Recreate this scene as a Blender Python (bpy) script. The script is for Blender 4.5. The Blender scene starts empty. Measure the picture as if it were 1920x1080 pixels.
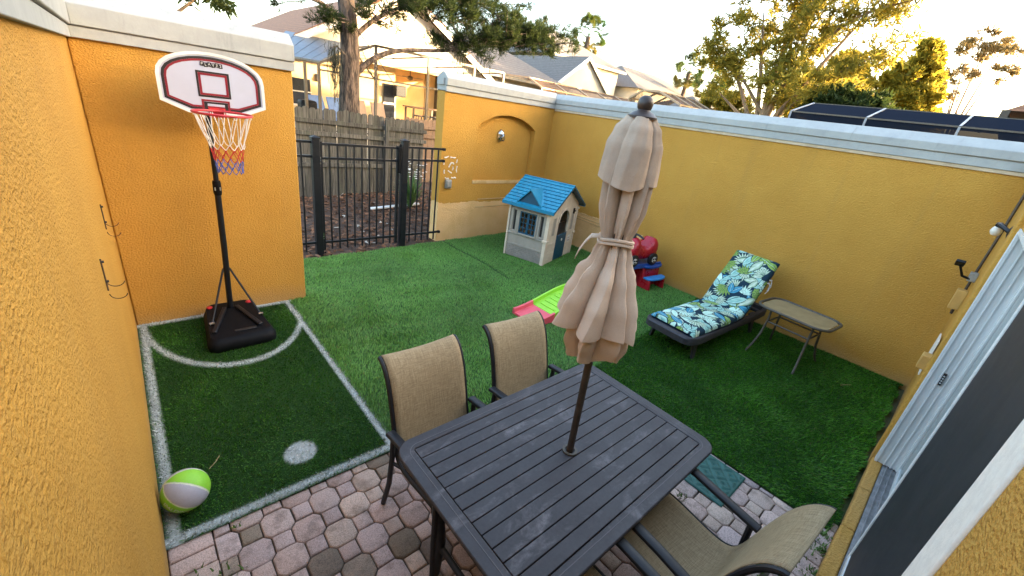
import bpy, math, random
import numpy as np
from mathutils import Vector, Matrix

rnd = random.Random(11)
nrs = np.random.RandomState(5)
PI = math.pi
scene = bpy.context.scene
col = scene.collection

# ------------------------------------------------------------------ camera, sky, sun, exposure
YAW, PIT, ROL, CAMH = .77278628, .40220506, -.14847822, 2.4
fwd = Vector((math.sin(YAW)*math.cos(PIT), math.cos(YAW)*math.cos(PIT), -math.sin(PIT)))
rgt = Vector((math.cos(YAW), -math.sin(YAW), 0)); dwn = fwd.cross(rgt)
r2 = math.cos(ROL)*rgt + math.sin(ROL)*dwn; d2 = -math.sin(ROL)*rgt + math.cos(ROL)*dwn
cd = bpy.data.cameras.new('camera'); cam = bpy.data.objects.new('camera', cd); col.objects.link(cam)
cm = Matrix((r2, -d2, -fwd)).transposed().to_4x4(); cm.translation = (0, 0, CAMH)
cam.matrix_world = cm
cd.sensor_width = 36; cd.lens = 783.209/1920*36; cd.clip_start = .01; cd.clip_end = 2000
scene.camera = cam

SUN_EL, SUN_AZ = math.radians(8), math.radians(135)      # azimuth clockwise from +Y
world = bpy.data.worlds.new('World'); scene.world = world; world.use_nodes = True
wn = world.node_tree.nodes; wl = world.node_tree.links
bg = wn['Background']
sky = wn.new('ShaderNodeTexSky'); sky.sky_type = 'NISHITA'; sky.sun_disc = False
sky.sun_elevation = SUN_EL; sky.sun_rotation = SUN_AZ
sky.air_density = .9; sky.dust_density = 4.0; sky.ozone_density = .6
wl.new(sky.outputs[0], bg.inputs[0]); bg.inputs[1].default_value = .15

sd = bpy.data.lights.new('sun', 'SUN'); sd.energy = 2.3; sd.angle = math.radians(.5); sd.color = (1, .74, .44)
sun = bpy.data.objects.new('sun', sd); col.objects.link(sun)
sv = Vector((math.sin(SUN_AZ)*math.cos(SUN_EL), math.cos(SUN_AZ)*math.cos(SUN_EL), math.sin(SUN_EL)))
sun.rotation_euler = sv.to_track_quat('Z', 'Y').to_euler(); sun.location = (20, -15, 20)

vs = scene.view_settings
vs.view_transform = 'Standard'; vs.look = 'None'; vs.exposure = 3.7; vs.gamma = 1; vs.use_curve_mapping = False

# ------------------------------------------------------------------ helpers
class G:
    """collects shapes and links them as ONE mesh object"""
    def __init__(s): s.v = []; s.f = []
    def add(s, vv, ff):
        o = len(s.v); s.v += [tuple(p) for p in vv]; s.f += [tuple(i+o for i in q) for q in ff]; return s
    def box(s, lo, hi):
        (a, b, c), (d, e, f) = lo, hi
        return s.add([(a,b,c),(d,b,c),(d,e,c),(a,e,c),(a,b,f),(d,b,f),(d,e,f),(a,e,f)],
                     [(0,3,2,1),(4,5,6,7),(0,1,5,4),(1,2,6,5),(2,3,7,6),(3,0,4,7)])
    def obox(s, c, size, M=None):
        x, y, z = [q/2 for q in size]; M = M or Matrix.Identity(3)
        pts = [Vector(c)+M@Vector(p) for p in ((-x,-y,-z),(x,-y,-z),(x,y,-z),(-x,y,-z),(-x,-y,z),(x,-y,z),(x,y,z),(-x,y,z))]
        return s.add(pts, [(0,3,2,1),(4,5,6,7),(0,1,5,4),(1,2,6,5),(2,3,7,6),(3,0,4,7)])
    def bar(s, a, b, w, h=None, up=(0,0,1)):
        a, b = Vector(a), Vector(b); h = h or w
        d = (b-a); L = d.length; d.normalize(); u = Vector(up)
        if abs(d.dot(u)) > .99: u = Vector((1,0,0))
        sx = d.cross(u).normalized(); uz = sx.cross(d)
        M = Matrix((d, sx, uz)).transposed()
        return s.obox((a+b)/2, (L, w, h), M)
    def tube(s, pts, r, n=8, cap=True):
        pts = [Vector(p) for p in pts]; m = len(pts)
        rs = r if isinstance(r, (list, tuple)) else [r]*m
        t0 = (pts[1]-pts[0]).normalized()
        u = Vector((0,0,1)) if abs(t0.z) < .9 else Vector((1,0,0))
        vv = []
        for i, p in enumerate(pts):
            t = (pts[min(i+1, m-1)]-pts[max(i-1, 0)]).normalized()
            x = u - t*u.dot(t)
            if x.length < 1e-5: x = t.orthogonal()
            x.normalize(); u = x; y = t.cross(x)
            for k in range(n):
                a = 2*PI*k/n; vv.append(p + rs[i]*(math.cos(a)*x+math.sin(a)*y))
        ff = [(i*n+k, i*n+(k+1)%n, (i+1)*n+(k+1)%n, (i+1)*n+k) for i in range(m-1) for k in range(n)]
        if cap: ff += [tuple(range(n-1, -1, -1)), tuple(range((m-1)*n, m*n))]
        return s.add(vv, ff)
    def lathe(s, prof, n=16, c=(0,0,0), axis='z'):
        vv = []
        for r, z in prof:
            for k in range(n):
                a = 2*PI*k/n; x, y = r*math.cos(a), r*math.sin(a)
                p = (x, y, z) if axis == 'z' else ((x, z, y) if axis == 'y' else (z, x, y))
                vv.append((c[0]+p[0], c[1]+p[1], c[2]+p[2]))
        m = len(prof)
        ff = [(i*n+k, i*n+(k+1)%n, (i+1)*n+(k+1)%n, (i+1)*n+k) for i in range(m-1) for k in range(n)]
        ff += [tuple(range(n-1, -1, -1)), tuple(range((m-1)*n, m*n))]
        return s.add(vv, ff)
    def prism(s, poly, a, b, f):
        """polygon extruded from level a to b; f(p, q, level) -> 3D point"""
        n = len(poly)
        vv = [f(p, q, a) for p, q in poly]+[f(p, q, b) for p, q in poly]
        ff = [tuple(range(n-1, -1, -1)), tuple(range(n, 2*n))]+[(i, (i+1)%n, n+(i+1)%n, n+i) for i in range(n)]
        return s.add(vv, ff)
    def ring(s, o, i, a, b, f):
        """band between two outlines with equally many points"""
        n = len(o)
        vv = [f(p, q, a) for p, q in o]+[f(p, q, a) for p, q in i]+[f(p, q, b) for p, q in o]+[f(p, q, b) for p, q in i]
        ff = []
        for k in range(n):
            j = (k+1) % n
            ff += [(2*n+k, 2*n+j, 3*n+j, 3*n+k), (k, n+k, n+j, j), (k, j, 2*n+j, 2*n+k), (n+k, 3*n+k, 3*n+j, n+j)]
        return s.add(vv, ff)
    def loft(s, rings, cap=True, closed=True):
        n = len(rings[0]); vv = [p for r in rings for p in r]; m = len(rings)
        kk = n if closed else n-1
        ff = [(i*n+k, i*n+(k+1)%n, (i+1)*n+(k+1)%n, (i+1)*n+k) for i in range(m-1) for k in range(kk)]
        if cap: ff += [tuple(range(n-1, -1, -1)), tuple(range((m-1)*n, m*n))]
        return s.add(vv, ff)
    def build(s, name, m, parent=None, smooth=False, bevel=0, loc=None, rot=None, fix=True, segs=2):
        me = bpy.data.meshes.new(name); me.from_pydata([tuple(p) for p in s.v], [], s.f)
        if fix:
            import bmesh
            bm = bmesh.new(); bm.from_mesh(me); bmesh.ops.recalc_face_normals(bm, faces=bm.faces); bm.to_mesh(me); bm.free()
        me.update()
        o = bpy.data.objects.new(name, me); col.objects.link(o)
        me.materials.append(m)
        if smooth:
            me.polygons.foreach_set('use_smooth', [True]*len(me.polygons))
            me.set_sharp_from_angle(angle=math.radians(42))
        if bevel:
            b = o.modifiers.new('edge', 'BEVEL'); b.width = bevel; b.segments = segs; b.limit_method = 'ANGLE'; b.angle_limit = math.radians(35)
            if not smooth:
                me.polygons.foreach_set('use_smooth', [True]*len(me.polygons)); me.set_sharp_from_angle(angle=math.radians(35))
                b.harden_normals = False
        if parent is not None: o.parent = parent
        if loc is not None: o.location = loc
        if rot is not None: o.rotation_euler = rot
        return o

def tag(o, label=None, cat=None, group=None, kind=None):
    if label: o['label'] = label
    if cat: o['category'] = cat
    if group: o['group'] = group
    if kind: o['kind'] = kind
    return o
def thing(name, label, cat, loc=(0,0,0), rz=0, group=None):
    o = bpy.data.objects.new(name, None); o.empty_display_size = .1; col.objects.link(o)
    o.location = loc; o.rotation_euler = (0, 0, rz)
    return tag(o, label, cat, group)
def copy_tree(o, parent=None):
    c = o.copy(); col.objects.link(c)
    if parent is not None: c.parent = parent
    for ch in [q for q in bpy.data.objects if q.parent == o and q != c]: copy_tree(ch, c)
    return c
def npmesh(name, verts, faces, m, parent=None, colors=None, smooth=False):
    """big meshes straight from numpy; faces: list of index arrays, each (n,k)"""
    me = bpy.data.meshes.new(name)
    me.vertices.add(len(verts)); me.vertices.foreach_set('co', np.asarray(verts, np.float32).ravel())
    tot = np.concatenate([np.full(len(f), f.shape[1]) for f in faces]); idx = np.concatenate([f.ravel() for f in faces])
    me.loops.add(len(idx)); me.loops.foreach_set('vertex_index', idx.astype(np.int32))
    me.polygons.add(len(tot)); st = np.concatenate([[0], np.cumsum(tot)[:-1]])
    me.polygons.foreach_set('loop_start', st.astype(np.int32))
    me.polygons.foreach_set('use_smooth', np.full(len(tot), bool(smooth)))
    if colors is not None:
        a = me.color_attributes.new('Col', 'FLOAT_COLOR', 'POINT')
        c = np.ones((len(verts), 4), np.float32); c[:, :3] = colors; a.data.foreach_set('color', c.ravel())
    me.update(calc_edges=True); me.validate()
    o = bpy.data.objects.new(name, me); col.objects.link(o); me.materials.append(m)
    if parent is not None: o.parent = parent
    return o

# ------------------------------------------------------------------ materials
def newmat(name):
    m = bpy.data.materials.new(name); m.use_nodes = True
    return m, m.node_tree.nodes, m.node_tree.links, m.node_tree.nodes['Principled BSDF']
def noise(n, l, co, scale, detail=4, rough=.6, dist=0):
    t = n.new('ShaderNodeTexNoise'); t.inputs['Scale'].default_value = scale; t.inputs['Detail'].default_value = detail
    t.inputs['Roughness'].default_value = rough; t.inputs['Distortion'].default_value = dist
    l.new(co, t.inputs['Vector']); return t.outputs['Fac']
def ramp(n, l, fac, stops):
    r = n.new('ShaderNodeValToRGB'); e = r.color_ramp.elements
    while len(e) < len(stops): e.new(.5)
    for q, (p, c) in zip(e, stops): q.position = p; q.color = (*c, 1) if len(c) == 3 else c
    l.new(fac, r.inputs[0]); return r.outputs[0]
def mixc(n, l, fac, a, b, mode='MIX'):
    x = n.new('ShaderNodeMix'); x.data_type = 'RGBA'; x.blend_type = mode
    for sock, val in ((x.inputs['Factor'], fac), (x.inputs['A'], a), (x.inputs['B'], b)):
        if hasattr(val, 'is_output'): l.new(val, sock)
        elif isinstance(val, (int, float)): sock.default_value = val
        else: sock.default_value = (*val, 1)
    return x.outputs['Result']
def math_(n, l, op, a, b=None, c=None, clamp=False):
    x = n.new('ShaderNodeMath'); x.operation = op; x.use_clamp = clamp
    for i, val in enumerate((a, b, c)):
        if val is None: continue
        if hasattr(val, 'is_output'): l.new(val, x.inputs[i])
        else: x.inputs[i].default_value = val
    return x.outputs[0]
def bumpn(n, l, bsdf, h, strength=.5, dist=.005, chain=None):
    b = n.new('ShaderNodeBump'); b.inputs['Strength'].default_value = strength; b.inputs['Distance'].default_value = dist
    l.new(h, b.inputs['Height'])
    if chain is not None: l.new(chain, b.inputs['Normal'])
    if bsdf is not None: l.new(b.outputs[0], bsdf.inputs['Normal'])
    return b.outputs[0]
def objco(n): return n.new('ShaderNodeTexCoord').outputs['Object']

def mat(name, c, rough=.55, c2=None, ns=6, nd=5, band=(.38, .62), bump=0, bs=60, bd=.004, metal=0, spec=.5, stretch=None):
    m, n, l, p = newmat(name)
    p.inputs['Roughness'].default_value = rough; p.inputs['Metallic'].default_value = metal
    p.inputs['Specular IOR Level'].default_value = spec
    co = objco(n)
    if stretch:
        mp = n.new('ShaderNodeMapping'); mp.inputs['Scale'].default_value = stretch; l.new(co, mp.inputs[0]); co = mp.outputs[0]
    if c2 is None: c2 = tuple(x*.82 for x in c)
    f = noise(n, l, co, ns, nd)
    l.new(ramp(n, l, f, [(band[0], c), (band[1], c2)]), p.inputs['Base Color'])
    rr = n.new('ShaderNodeMapRange'); rr.inputs['To Min'].default_value = max(.02, rough-.08); rr.inputs['To Max'].default_value = min(1, rough+.1)
    l.new(noise(n, l, co, ns*2.3, 3), rr.inputs[0]); l.new(rr.outputs[0], p.inputs['Roughness'])
    if bump: bumpn(n, l, p, noise(n, l, co, bs, 3), bump, bd)
    return m

def stucco_mat(name, bare=False, c=(.515, .275, .048), c2=(.44, .222, .034)):
    m, n, l, p = newmat(name); p.inputs['Roughness'].default_value = .85; p.inputs['Specular IOR Level'].default_value = .25
    co = objco(n)
    big = noise(n, l, co, 1.3, 6, .65)
    base = ramp(n, l, big, [(.3, c), (.7, c2)])
    grain = noise(n, l, co, 75, 3, .55)
    base = mixc(n, l, ramp(n, l, grain, [(.3, (.0,)*3), (.75, (.28,)*3)]), base, tuple(min(1, q*1.25+.03) for q in c))
    # weather streaks and damp near the ground
    mp = n.new('ShaderNodeMapping'); mp.inputs['Scale'].default_value = (9, 9, .5); l.new(co, mp.inputs[0])
    st = ramp(n, l, noise(n, l, mp.outputs[0], 1, 4), [(.54, (0,)*3), (.78, (.30,)*3)])
    base = mixc(n, l, st, base, (.36, .21, .06))
    sp = n.new('ShaderNodeSeparateXYZ'); l.new(co, sp.inputs[0])
    dz = n.new('ShaderNodeMapRange'); dz.inputs['From Min'].default_value = .20; dz.inputs['From Max'].default_value = 0
    dz.inputs['To Max'].default_value = .5
    l.new(math_(n, l, 'ADD', sp.outputs[2], math_(n, l, 'MULTIPLY', math_(n, l, 'SUBTRACT', big, .5), .4)), dz.inputs[0])
    base = mixc(n, l, dz.outputs[0], base, (.34, .22, .11))
    if bare:   # the strip the old trim was torn from: bare undercoat up to about 0.7 m
        wob = math_(n, l, 'MULTIPLY', math_(n, l, 'SUBTRACT', noise(n, l, co, 5, 6, .7), .5), .14)
        zz = math_(n, l, 'ADD', sp.outputs[2], wob)
        under = math_(n, l, 'LESS_THAN', zz, .69)
        far = math_(n, l, 'GREATER_THAN', math_(n, l, 'ADD', sp.outputs[1], math_(n, l, 'MULTIPLY', wob, 6)), 3.75)
        k = math_(n, l, 'MULTIPLY', under, far)
        und = ramp(n, l, noise(n, l, co, 3, 5), [(.3, (.82, .53, .25)), (.7, (.72, .44, .17))])
        base = mixc(n, l, k, base, und)
    l.new(base, p.inputs['Base Color'])
    m2 = n.new('ShaderNodeMapping'); m2.inputs['Scale'].default_value = (.8, .8, 1.25); l.new(co, m2.inputs[0])
    h = math_(n, l, 'ADD', ramp(n, l, noise(n, l, m2.outputs[0], 80, 2, .5), [(.3, (0,)*3), (.72, (1,)*3)]), math_(n, l, 'MULTIPLY', noise(n, l, co, 150, 2, .5), .45))
    bumpn(n, l, p, h, 1.0, .0052)
    return m

def attr_mat(name, rough=.6, spec=.3, trans=0, bump=None, rand=False):
    m, n, l, p = newmat(name); a = n.new('ShaderNodeAttribute'); a.attribute_name = 'Col'
    l.new(a.outputs['Color'], p.inputs['Base Color']); p.inputs['Roughness'].default_value = rough; p.inputs['Specular IOR Level'].default_value = spec
    if bump: bumpn(n, l, p, noise(n, l, objco(n), bump[0], 3), bump[1], bump[2])
    if trans:
        out = n['Material Output']; t = n.new('ShaderNodeBsdfTranslucent'); l.new(a.outputs['Color'], t.inputs[0])
        x = n.new('ShaderNodeMixShader'); x.inputs[0].default_value = trans
        l.new(p.outputs[0], x.inputs[1]); l.new(t.outputs[0], x.inputs[2]); l.new(x.outputs[0], out.inputs[0])
    return m

def screen_mat(name, c, alpha):
    m, n, l, p = newmat(name); out = n['Material Output']
    p.inputs['Base Color'].default_value = (*c, 1); p.inputs['Roughness'].default_value = .7
    p.inputs['Specular IOR Level'].default_value = 0; p.inputs['Roughness'].default_value = 1
    t = n.new('ShaderNodeBsdfTransparent'); x = n.new('ShaderNodeMixShader'); x.inputs[0].default_value = alpha
    l.new(t.outputs[0], x.inputs[1]); l.new(p.outputs[0], x.inputs[2]); l.new(x.outputs[0], out.inputs[0])
    return m

def paver_mat():
    m, n, l, p = newmat('concrete_paver'); co = objco(n)
    oi = n.new('ShaderNodeObjectInfo')
    mp = n.new('ShaderNodeVectorMath'); mp.operation = 'ADD'; l.new(co, mp.inputs[0]); l.new(oi.outputs['Location'], mp.inputs[1])
    co = mp.outputs[0]
    sp = ramp(n, l, noise(n, l, co, 190, 2, .7), [(.3, (.55,)*3), (.5, (1,)*3), (.72, (1.35, 1.32, 1.3))])
    b = mixc(n, l, 1.0, oi.outputs['Color'], sp, 'MULTIPLY')
    dirt = ramp(n, l, noise(n, l, co, 7, 6, .7), [(.5, (0,)*3), (.74, (.75,)*3)])
    b = mixc(n, l, dirt, b, (.075, .06, .045))
    l.new(b, p.inputs['Base Color']); p.inputs['Roughness'].default_value = .9; p.inputs['Specular IOR Level'].default_value = .2
    bumpn(n, l, p, noise(n, l, co, 170, 4, .7), .7, .003)
    return m

def weave_mat():
    m, n, l, p = newmat('sling_fabric'); co = objco(n)
    def strands(sc):
        mp = n.new('ShaderNodeMapping'); mp.inputs['Scale'].default_value = sc; l.new(co, mp.inputs[0])
        return noise(n, l, mp.outputs[0], 1, 3, .6)
    a = strands((330, 16, 16)); b = strands((14, 300, 300))
    f = math_(n, l, 'ADD', math_(n, l, 'MULTIPLY', a, .5), math_(n, l, 'MULTIPLY', b, .5))
    l.new(ramp(n, l, f, [(.34, (.19, .138, .075)), (.5, (.29, .217, .122)), (.66, (.40, .31, .185))]), p.inputs['Base Color'])
    p.inputs['Roughness'].default_value = .75; p.inputs['Specular IOR Level'].default_value = .3
    bumpn(n, l, p, f, .5, .002); return m

def canvas_mat():
    m, n, l, p = newmat('umbrella_canvas'); co = objco(n)
    f = noise(n, l, co, 5, 6, .6); g = noise(n, l, co, 420, 2, .6)
    base = ramp(n, l, f, [(.3, (.76, .59, .44)), (.7, (.64, .49, .365))])
    sp = n.new('ShaderNodeSeparateXYZ'); l.new(co, sp.inputs[0])
    mr = n.new('ShaderNodeMapRange'); mr.inputs['From Min'].default_value = 1.75; mr.inputs['From Max'].default_value = 2.35; l.new(sp.outputs[2], mr.inputs[0])
    top_dark = math_(n, l, 'MULTIPLY', mr.outputs[0], math_(n, l, 'ADD', .25, math_(n, l, 'MULTIPLY', f, .8)), clamp=True)
    base = mixc(n, l, top_dark, base, (.27, .22, .175))      # darker and greyer towards the top
    base = mixc(n, l, ramp(n, l, g, [(.4, (0,)*3), (.7, (.2,)*3)]), base, (.22, .16, .12))
    l.new(base, p.inputs['Base Color']); p.inputs['Roughness'].default_value = .9; p.inputs['Specular IOR Level'].default_value = .15
    bumpn(n, l, p, math_(n, l, 'ADD', g, math_(n, l, 'MULTIPLY', noise(n, l, co, 22, 4), 3)), .35, .003)
    out = n['Material Output']; t = n.new('ShaderNodeBsdfTranslucent'); l.new(base, t.inputs[0])
    x = n.new('ShaderNodeMixShader'); x.inputs[0].default_value = .15
    l.new(p.outputs[0], x.inputs[1]); l.new(t.outputs[0], x.inputs[2]); l.new(x.outputs[0], out.inputs[0])
    return m

def tabletop_mat():
    m, n, l, p = newmat('table_paint'); co = objco(n)
    mp = n.new('ShaderNodeMapping'); mp.inputs['Scale'].default_value = (2.2, 4.5, 1); l.new(co, mp.inputs[0])
    a = noise(n, l, mp.outputs[0], 1.5, 7, .68, .6)
    b = noise(n, l, co, 60, 5, .7)
    base = ramp(n, l, b, [(.3, (.024, .021, .025)), (.7, (.040, .036, .041))])
    chalk = math_(n, l, 'MULTIPLY', ramp(n, l, a, [(.53, (0,)*3), (.72, (.62,)*3)]), ramp(n, l, noise(n, l, co, 34, 5, .7), [(.36, (.15,)*3), (.6, (1,)*3)]))
    base = mixc(n, l, chalk, base, (.24, .22, .23))
    l.new(base, p.inputs['Base Color'])
    l.new(ramp(n, l, noise(n, l, co, 8, 5), [(.3, (.5,)*3), (.7, (.66,)*3)]), p.inputs['Roughness'])
    bumpn(n, l, p, b, .15, .001); return m

def wood_mat(name, a, b, dark, green=None):
    m, n, l, p = newmat(name); co = objco(n); oi = n.new('ShaderNodeObjectInfo')
    ad = n.new('ShaderNodeVectorMath'); ad.operation = 'ADD'; l.new(co, ad.inputs[0])
    sc = n.new('ShaderNodeVectorMath'); sc.operation = 'SCALE'; sc.inputs[0].default_value = (31, 17, 43); l.new(oi.outputs['Random'], sc.inputs['Scale']); l.new(sc.outputs[0], ad.inputs[1])
    mp = n.new('ShaderNodeMapping'); mp.inputs['Scale'].default_value = (26, 26, 1.6); l.new(ad.outputs[0], mp.inputs[0])
    g = noise(n, l, mp.outputs[0], 1, 5, .65, 1.2)
    base = ramp(n, l, g, [(.28, dark), (.5, b), (.72, a)])
    v = math_(n, l, 'MULTIPLY', math_(n, l, 'SUBTRACT', oi.outputs['Random'], .5), .5)
    base = mixc(n, l, math_(n, l, 'ADD', .25, v, clamp=True), base, dark)
    blot = noise(n, l, ad.outputs[0], 2.2, 5, .7)
    base = mixc(n, l, ramp(n, l, blot, [(.5, (0,)*3), (.75, (.65,)*3)]), base, green or dark)
    l.new(base, p.inputs['Base Color']); p.inputs['Roughness'].default_value = .9; p.inputs['Specular IOR Level'].default_value = .15
    bumpn(n, l, p, g, .5, .004); return m

def shingle_mat(name, a, b):
    m, n, l, p = newmat(name); co = objco(n)
    mp = n.new('ShaderNodeMapping'); mp.inputs['Scale'].default_value = (3.2, 3.2, 7); l.new(co, mp.inputs[0])
    f = noise(n, l, mp.outputs[0], 2.2, 4, .7)
    w = n.new('ShaderNodeTexWave'); w.bands_direction = 'Z'; w.inputs['Scale'].default_value = 2.6; w.inputs['Distortion'].default_value = .6; l.new(co, w.inputs[0])
    l.new(mixc(n, l, math_(n, l, 'MULTIPLY', w.outputs['Fac'], .45), ramp(n, l, f, [(.35, a), (.65, b)]), tuple(x*.55 for x in b)), p.inputs['Base Color'])
    p.inputs['Roughness'].default_value = .95; bumpn(n, l, p, f, .5, .02); return m

def coping_mat():
    m, n, l, p = newmat('coping_paint'); co = objco(n)
    f = noise(n, l, co, 4, 7, .7)
    base = ramp(n, l, f, [(.3, (.40, .41, .395)), (.7, (.31, .32, .315))])
    mp = n.new('ShaderNodeMapping'); mp.inputs['Scale'].default_value = (14, 14, 2); l.new(co, mp.inputs[0])
    base = mixc(n, l, ramp(n, l, noise(n, l, mp.outputs[0], 1, 6, .75), [(.55, (0,)*3), (.8, (.5,)*3)]), base, (.17, .19, .185))
    base = mixc(n, l, ramp(n, l, noise(n, l, co, 60, 3, .8), [(.62, (0,)*3), (.78, (.35,)*3)]), base, (.24, .25, .24))
    l.new(base, p.inputs['Base Color']); p.inputs['Roughness'].default_value = .8; p.inputs['Specular IOR Level'].default_value = .25
    bumpn(n, l, p, noise(n, l, co, 45, 4), .35, .003); return m

MT = {}
MT['stucco'] = stucco_mat('yellow_stucco'); MT['stucco_bare'] = stucco_mat('yellow_stucco_scraped', True)
MT['undercoat'] = mat('bare_undercoat', (.62, .42, .2), .85, (.52, .33, .12), 8, bump=.5, bs=60)
MT['coping'] = coping_mat()
MT['beige'] = mat('beige_render', (.55, .44, .3), .85, (.44, .34, .22), 6, bump=.3)
MT['white'] = mat('white_paint', (.72, .73, .72), .5, (.6, .62, .62), 9, bump=.1)
MT['trimwhite'] = mat('trim_paint', (.80, .75, .66), .8, (.72, .67, .59), 40, bump=.5, bs=160, bd=.002)
MT['alu'] = mat('door_aluminium', (.66, .69, .69), .5, (.58, .61, .61), 12, metal=.2, stretch=(1, 1, .2))
MT['track'] = mat('sill_metal', (.30, .30, .31), .55, (.2, .2, .2), 14, metal=.3)
MT['dark_screen'] = mat('dark_door_panel', (.012, .014, .02), .6, (.018, .02, .027), 3, bump=.2, bs=400, bd=.001)
MT['glass'] = mat('door_glass', (.16, .2, .19), .08, (.13, .16, .16), 2, spec=.8)
MT['blackplastic'] = mat('black_plastic', (.003, .0038, .0055), .55, (.005, .006, .008), 20, bump=.25, bs=300, bd=.001, spec=.12)
MT['blackmetal'] = mat('black_metal', (.004, .006, .010), .42, (.007, .009, .014), 15, bump=.1, spec=.35)
MT['chairmetal'] = mat('chair_frame_metal', (.008, .010, .014), .45, (.013, .015, .02), 25, bump=.15, bs=200, bd=.001, spec=.4)
MT['steel'] = mat('bright_steel', (.6, .6, .6), .25, metal=1)
MT['red'] = mat('red_paint', (.50, .025, .03), .4, (.42, .02, .025), 12)
MT['darkred'] = mat('maroon_print', (.22, .008, .022), .45)
MT['print_black'] = mat('black_print', (.012, .012, .014), .5)
MT['board'] = mat('backboard_plastic', (.44, .465, .58), .35, (.41, .43, .54), 3)
MT['board_edge'] = mat('backboard_rim', (.75, .75, .73), .4)
MT['cord_white'] = mat('white_cord', (.75, .72, .68), .8); MT['cord_red'] = mat('red_cord', (.45, .03, .02), .8); MT['cord_blue'] = mat('blue_cord', (.05, .1, .42), .8)
MT['paver'] = paver_mat(); MT['sand'] = mat('joint_sand', (.045, .036, .027), .95, (.09, .07, .05), 30, bump=.8, bs=200)
MT['weave'] = weave_mat(); MT['canvas'] = canvas_mat(); MT['tabletop'] = tabletop_mat()
MT['bronze'] = mat('bronze_tube', (.055, .04, .03), .45, (.08, .06, .045), 18, metal=.3)
MT['umbcap'] = mat('umbrella_cap', (.035, .022, .018), .45)
MT['lounger'] = mat('lounger_plastic', (.022, .021, .028), .55, (.034, .032, .04), 30, bump=.5, bs=90, bd=.003, stretch=(.25, 1, 1))
MT['taupe_metal'] = mat('side_table_metal', (.085, .07, .052), .5, (.06, .05, .038), 25, metal=.2)
MT['table_glass'] = mat('pebbled_glass', (.22, .18, .105), .18, (.28, .225, .13), 6, bump=.35, bs=130, bd=.002, spec=.7)
MT['mat_green'] = mat('green_rubber', (.012, .085, .07), .55, (.018, .11, .09), 20, bump=.3, bs=150, bd=.002)
MT['mulch'] = mat('mulch_soil', (.10, .055, .034), .95, (.05, .03, .022), 9, 8, bump=1, bs=45, bd=.03)
MT['terrain'] = mat('rough_lawn', (.07, .10, .03), .95, (.10, .09, .045), .6, 8, bump=.6, bs=6, bd=.05)
MT['turf_attr'] = attr_mat('turf_fibre', .45, .35, .22)
MT['turf_base'] = attr_mat('turf_backing', .9, .1)
MT['leafprint'] = attr_mat('leaf_print_canvas', .8, .2, bump=(350, .3, .001))
MT['ball'] = attr_mat('ball_rubber', .5, .4, bump=(420, .35, .0012))
MT['foliage'] = attr_mat('foliage', .6, .2, .5)
MT['bark'] = mat('pine_bark', (.15, .105, .078), .95, (.035, .025, .02), 11, 6, band=(.42, .58), bump=1, bs=12, bd=.09, stretch=(1, 1, .25))
MT['bark_pale'] = mat('pale_bark', (.30, .20, .12), .95, (.16, .11, .07), 5, 6, bump=.7, bs=8, bd=.05, stretch=(1, 1, .3))
MT['moss'] = mat('hanging_moss', (.05, .055, .038), .95, (.028, .03, .02), 20)
MT['picket'] = wood_mat('weathered_wood', (.17, .165, .148), (.085, .082, .074), (.018, .018, .017), (.08, .09, .066))
MT['picket_new'] = wood_mat('brown_wood', (.36, .25, .17), (.27, .18, .12), (.14, .09, .06))
MT['cream'] = mat('playhouse_cream', (.74, .62, .48), .5, (.64, .53, .41), 8)
MT['taupe'] = mat('playhouse_taupe', (.36, .32, .27), .55, (.32, .285, .24), 8)
MT['roofblue'] = mat('playhouse_roof_blue', (.006, .215, .355), .45, (.005, .18, .30), 10, bump=.2)
MT['teal'] = mat('playhouse_teal', (.006, .055, .10), .45, (.008, .07, .12), 8)
MT['sashblue'] = mat('playhouse_sash_blue', (.006, .075, .135), .45)
MT['toyred'] = mat('toy_red', (.40, .008, .022), .28, (.33, .006, .02), 6)
MT['toyblue'] = mat('toy_blue', (.012, .075, .33), .4); MT['toysky'] = mat('toy_sky_blue', (.035, .27, .66), .4)
MT['toygreen'] = mat('toy_lime', (.30, .66, .035), .38, (.26, .6, .03), 5); MT['toypink'] = mat('toy_pink', (.72, .10, .13), .4, (.66, .085, .12), 5)
MT['tyre'] = mat('toy_tyre', (.01, .01, .011), .5); MT['hub'] = mat('white_hub', (.75, .73, .7), .4)
MT['zinc'] = mat('grey_metal_box', (.36, .36, .34), .5, (.28, .28, .26), 14, metal=.4)
MT['rust'] = mat('rusty_wire', (.09, .05, .03), .8, (.05, .03, .02), 60)
MT['yellowpaint'] = mat('yellow_box_paint', (.56, .33, .09), .6)
MT['housewall'] = mat('tan_render', (.60, .47, .27), .85, (.53, .41, .23), 2, bump=.3, bs=30)
MT['porchwall'] = mat('sunlit_porch_render', (.66, .45, .24), .85, (.6, .4, .2), 2, bump=.3, bs=30)  # low sun's orange put into the porch wall colour
MT['greywall'] = mat('cream_render', (.62, .56, .47), .85, (.55, .5, .42), 1)
MT['fascia'] = mat('fascia_paint', (.74, .7, .62), .6)
MT['shingle_brown'] = shingle_mat('brown_shingles', (.36, .165, .08), (.22, .10, .055))
MT['shingle_grey'] = shingle_mat('grey_shingles', (.185, .165, .15), (.115, .10, .092))
MT['panroof'] = mat('pan_roof_metal', (.10, .14, .19), .45, (.08, .115, .16), 3, metal=.2)
MT['cage'] = mat('cage_aluminium', (.10, .085, .07), .45, metal=.3); MT['cage_tan'] = mat('cage_tan_aluminium', (.42, .30, .18), .45, metal=.2)
MT['cage_white'] = mat('cage_white_aluminium', (.33, .35, .38), .5)
MT['screen_clear'] = screen_mat('insect_screen', (.05, .05, .05), .14)
MT['screen_dark'] = screen_mat('dark_insect_screen', (.013, .017, .027), .982)
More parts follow.
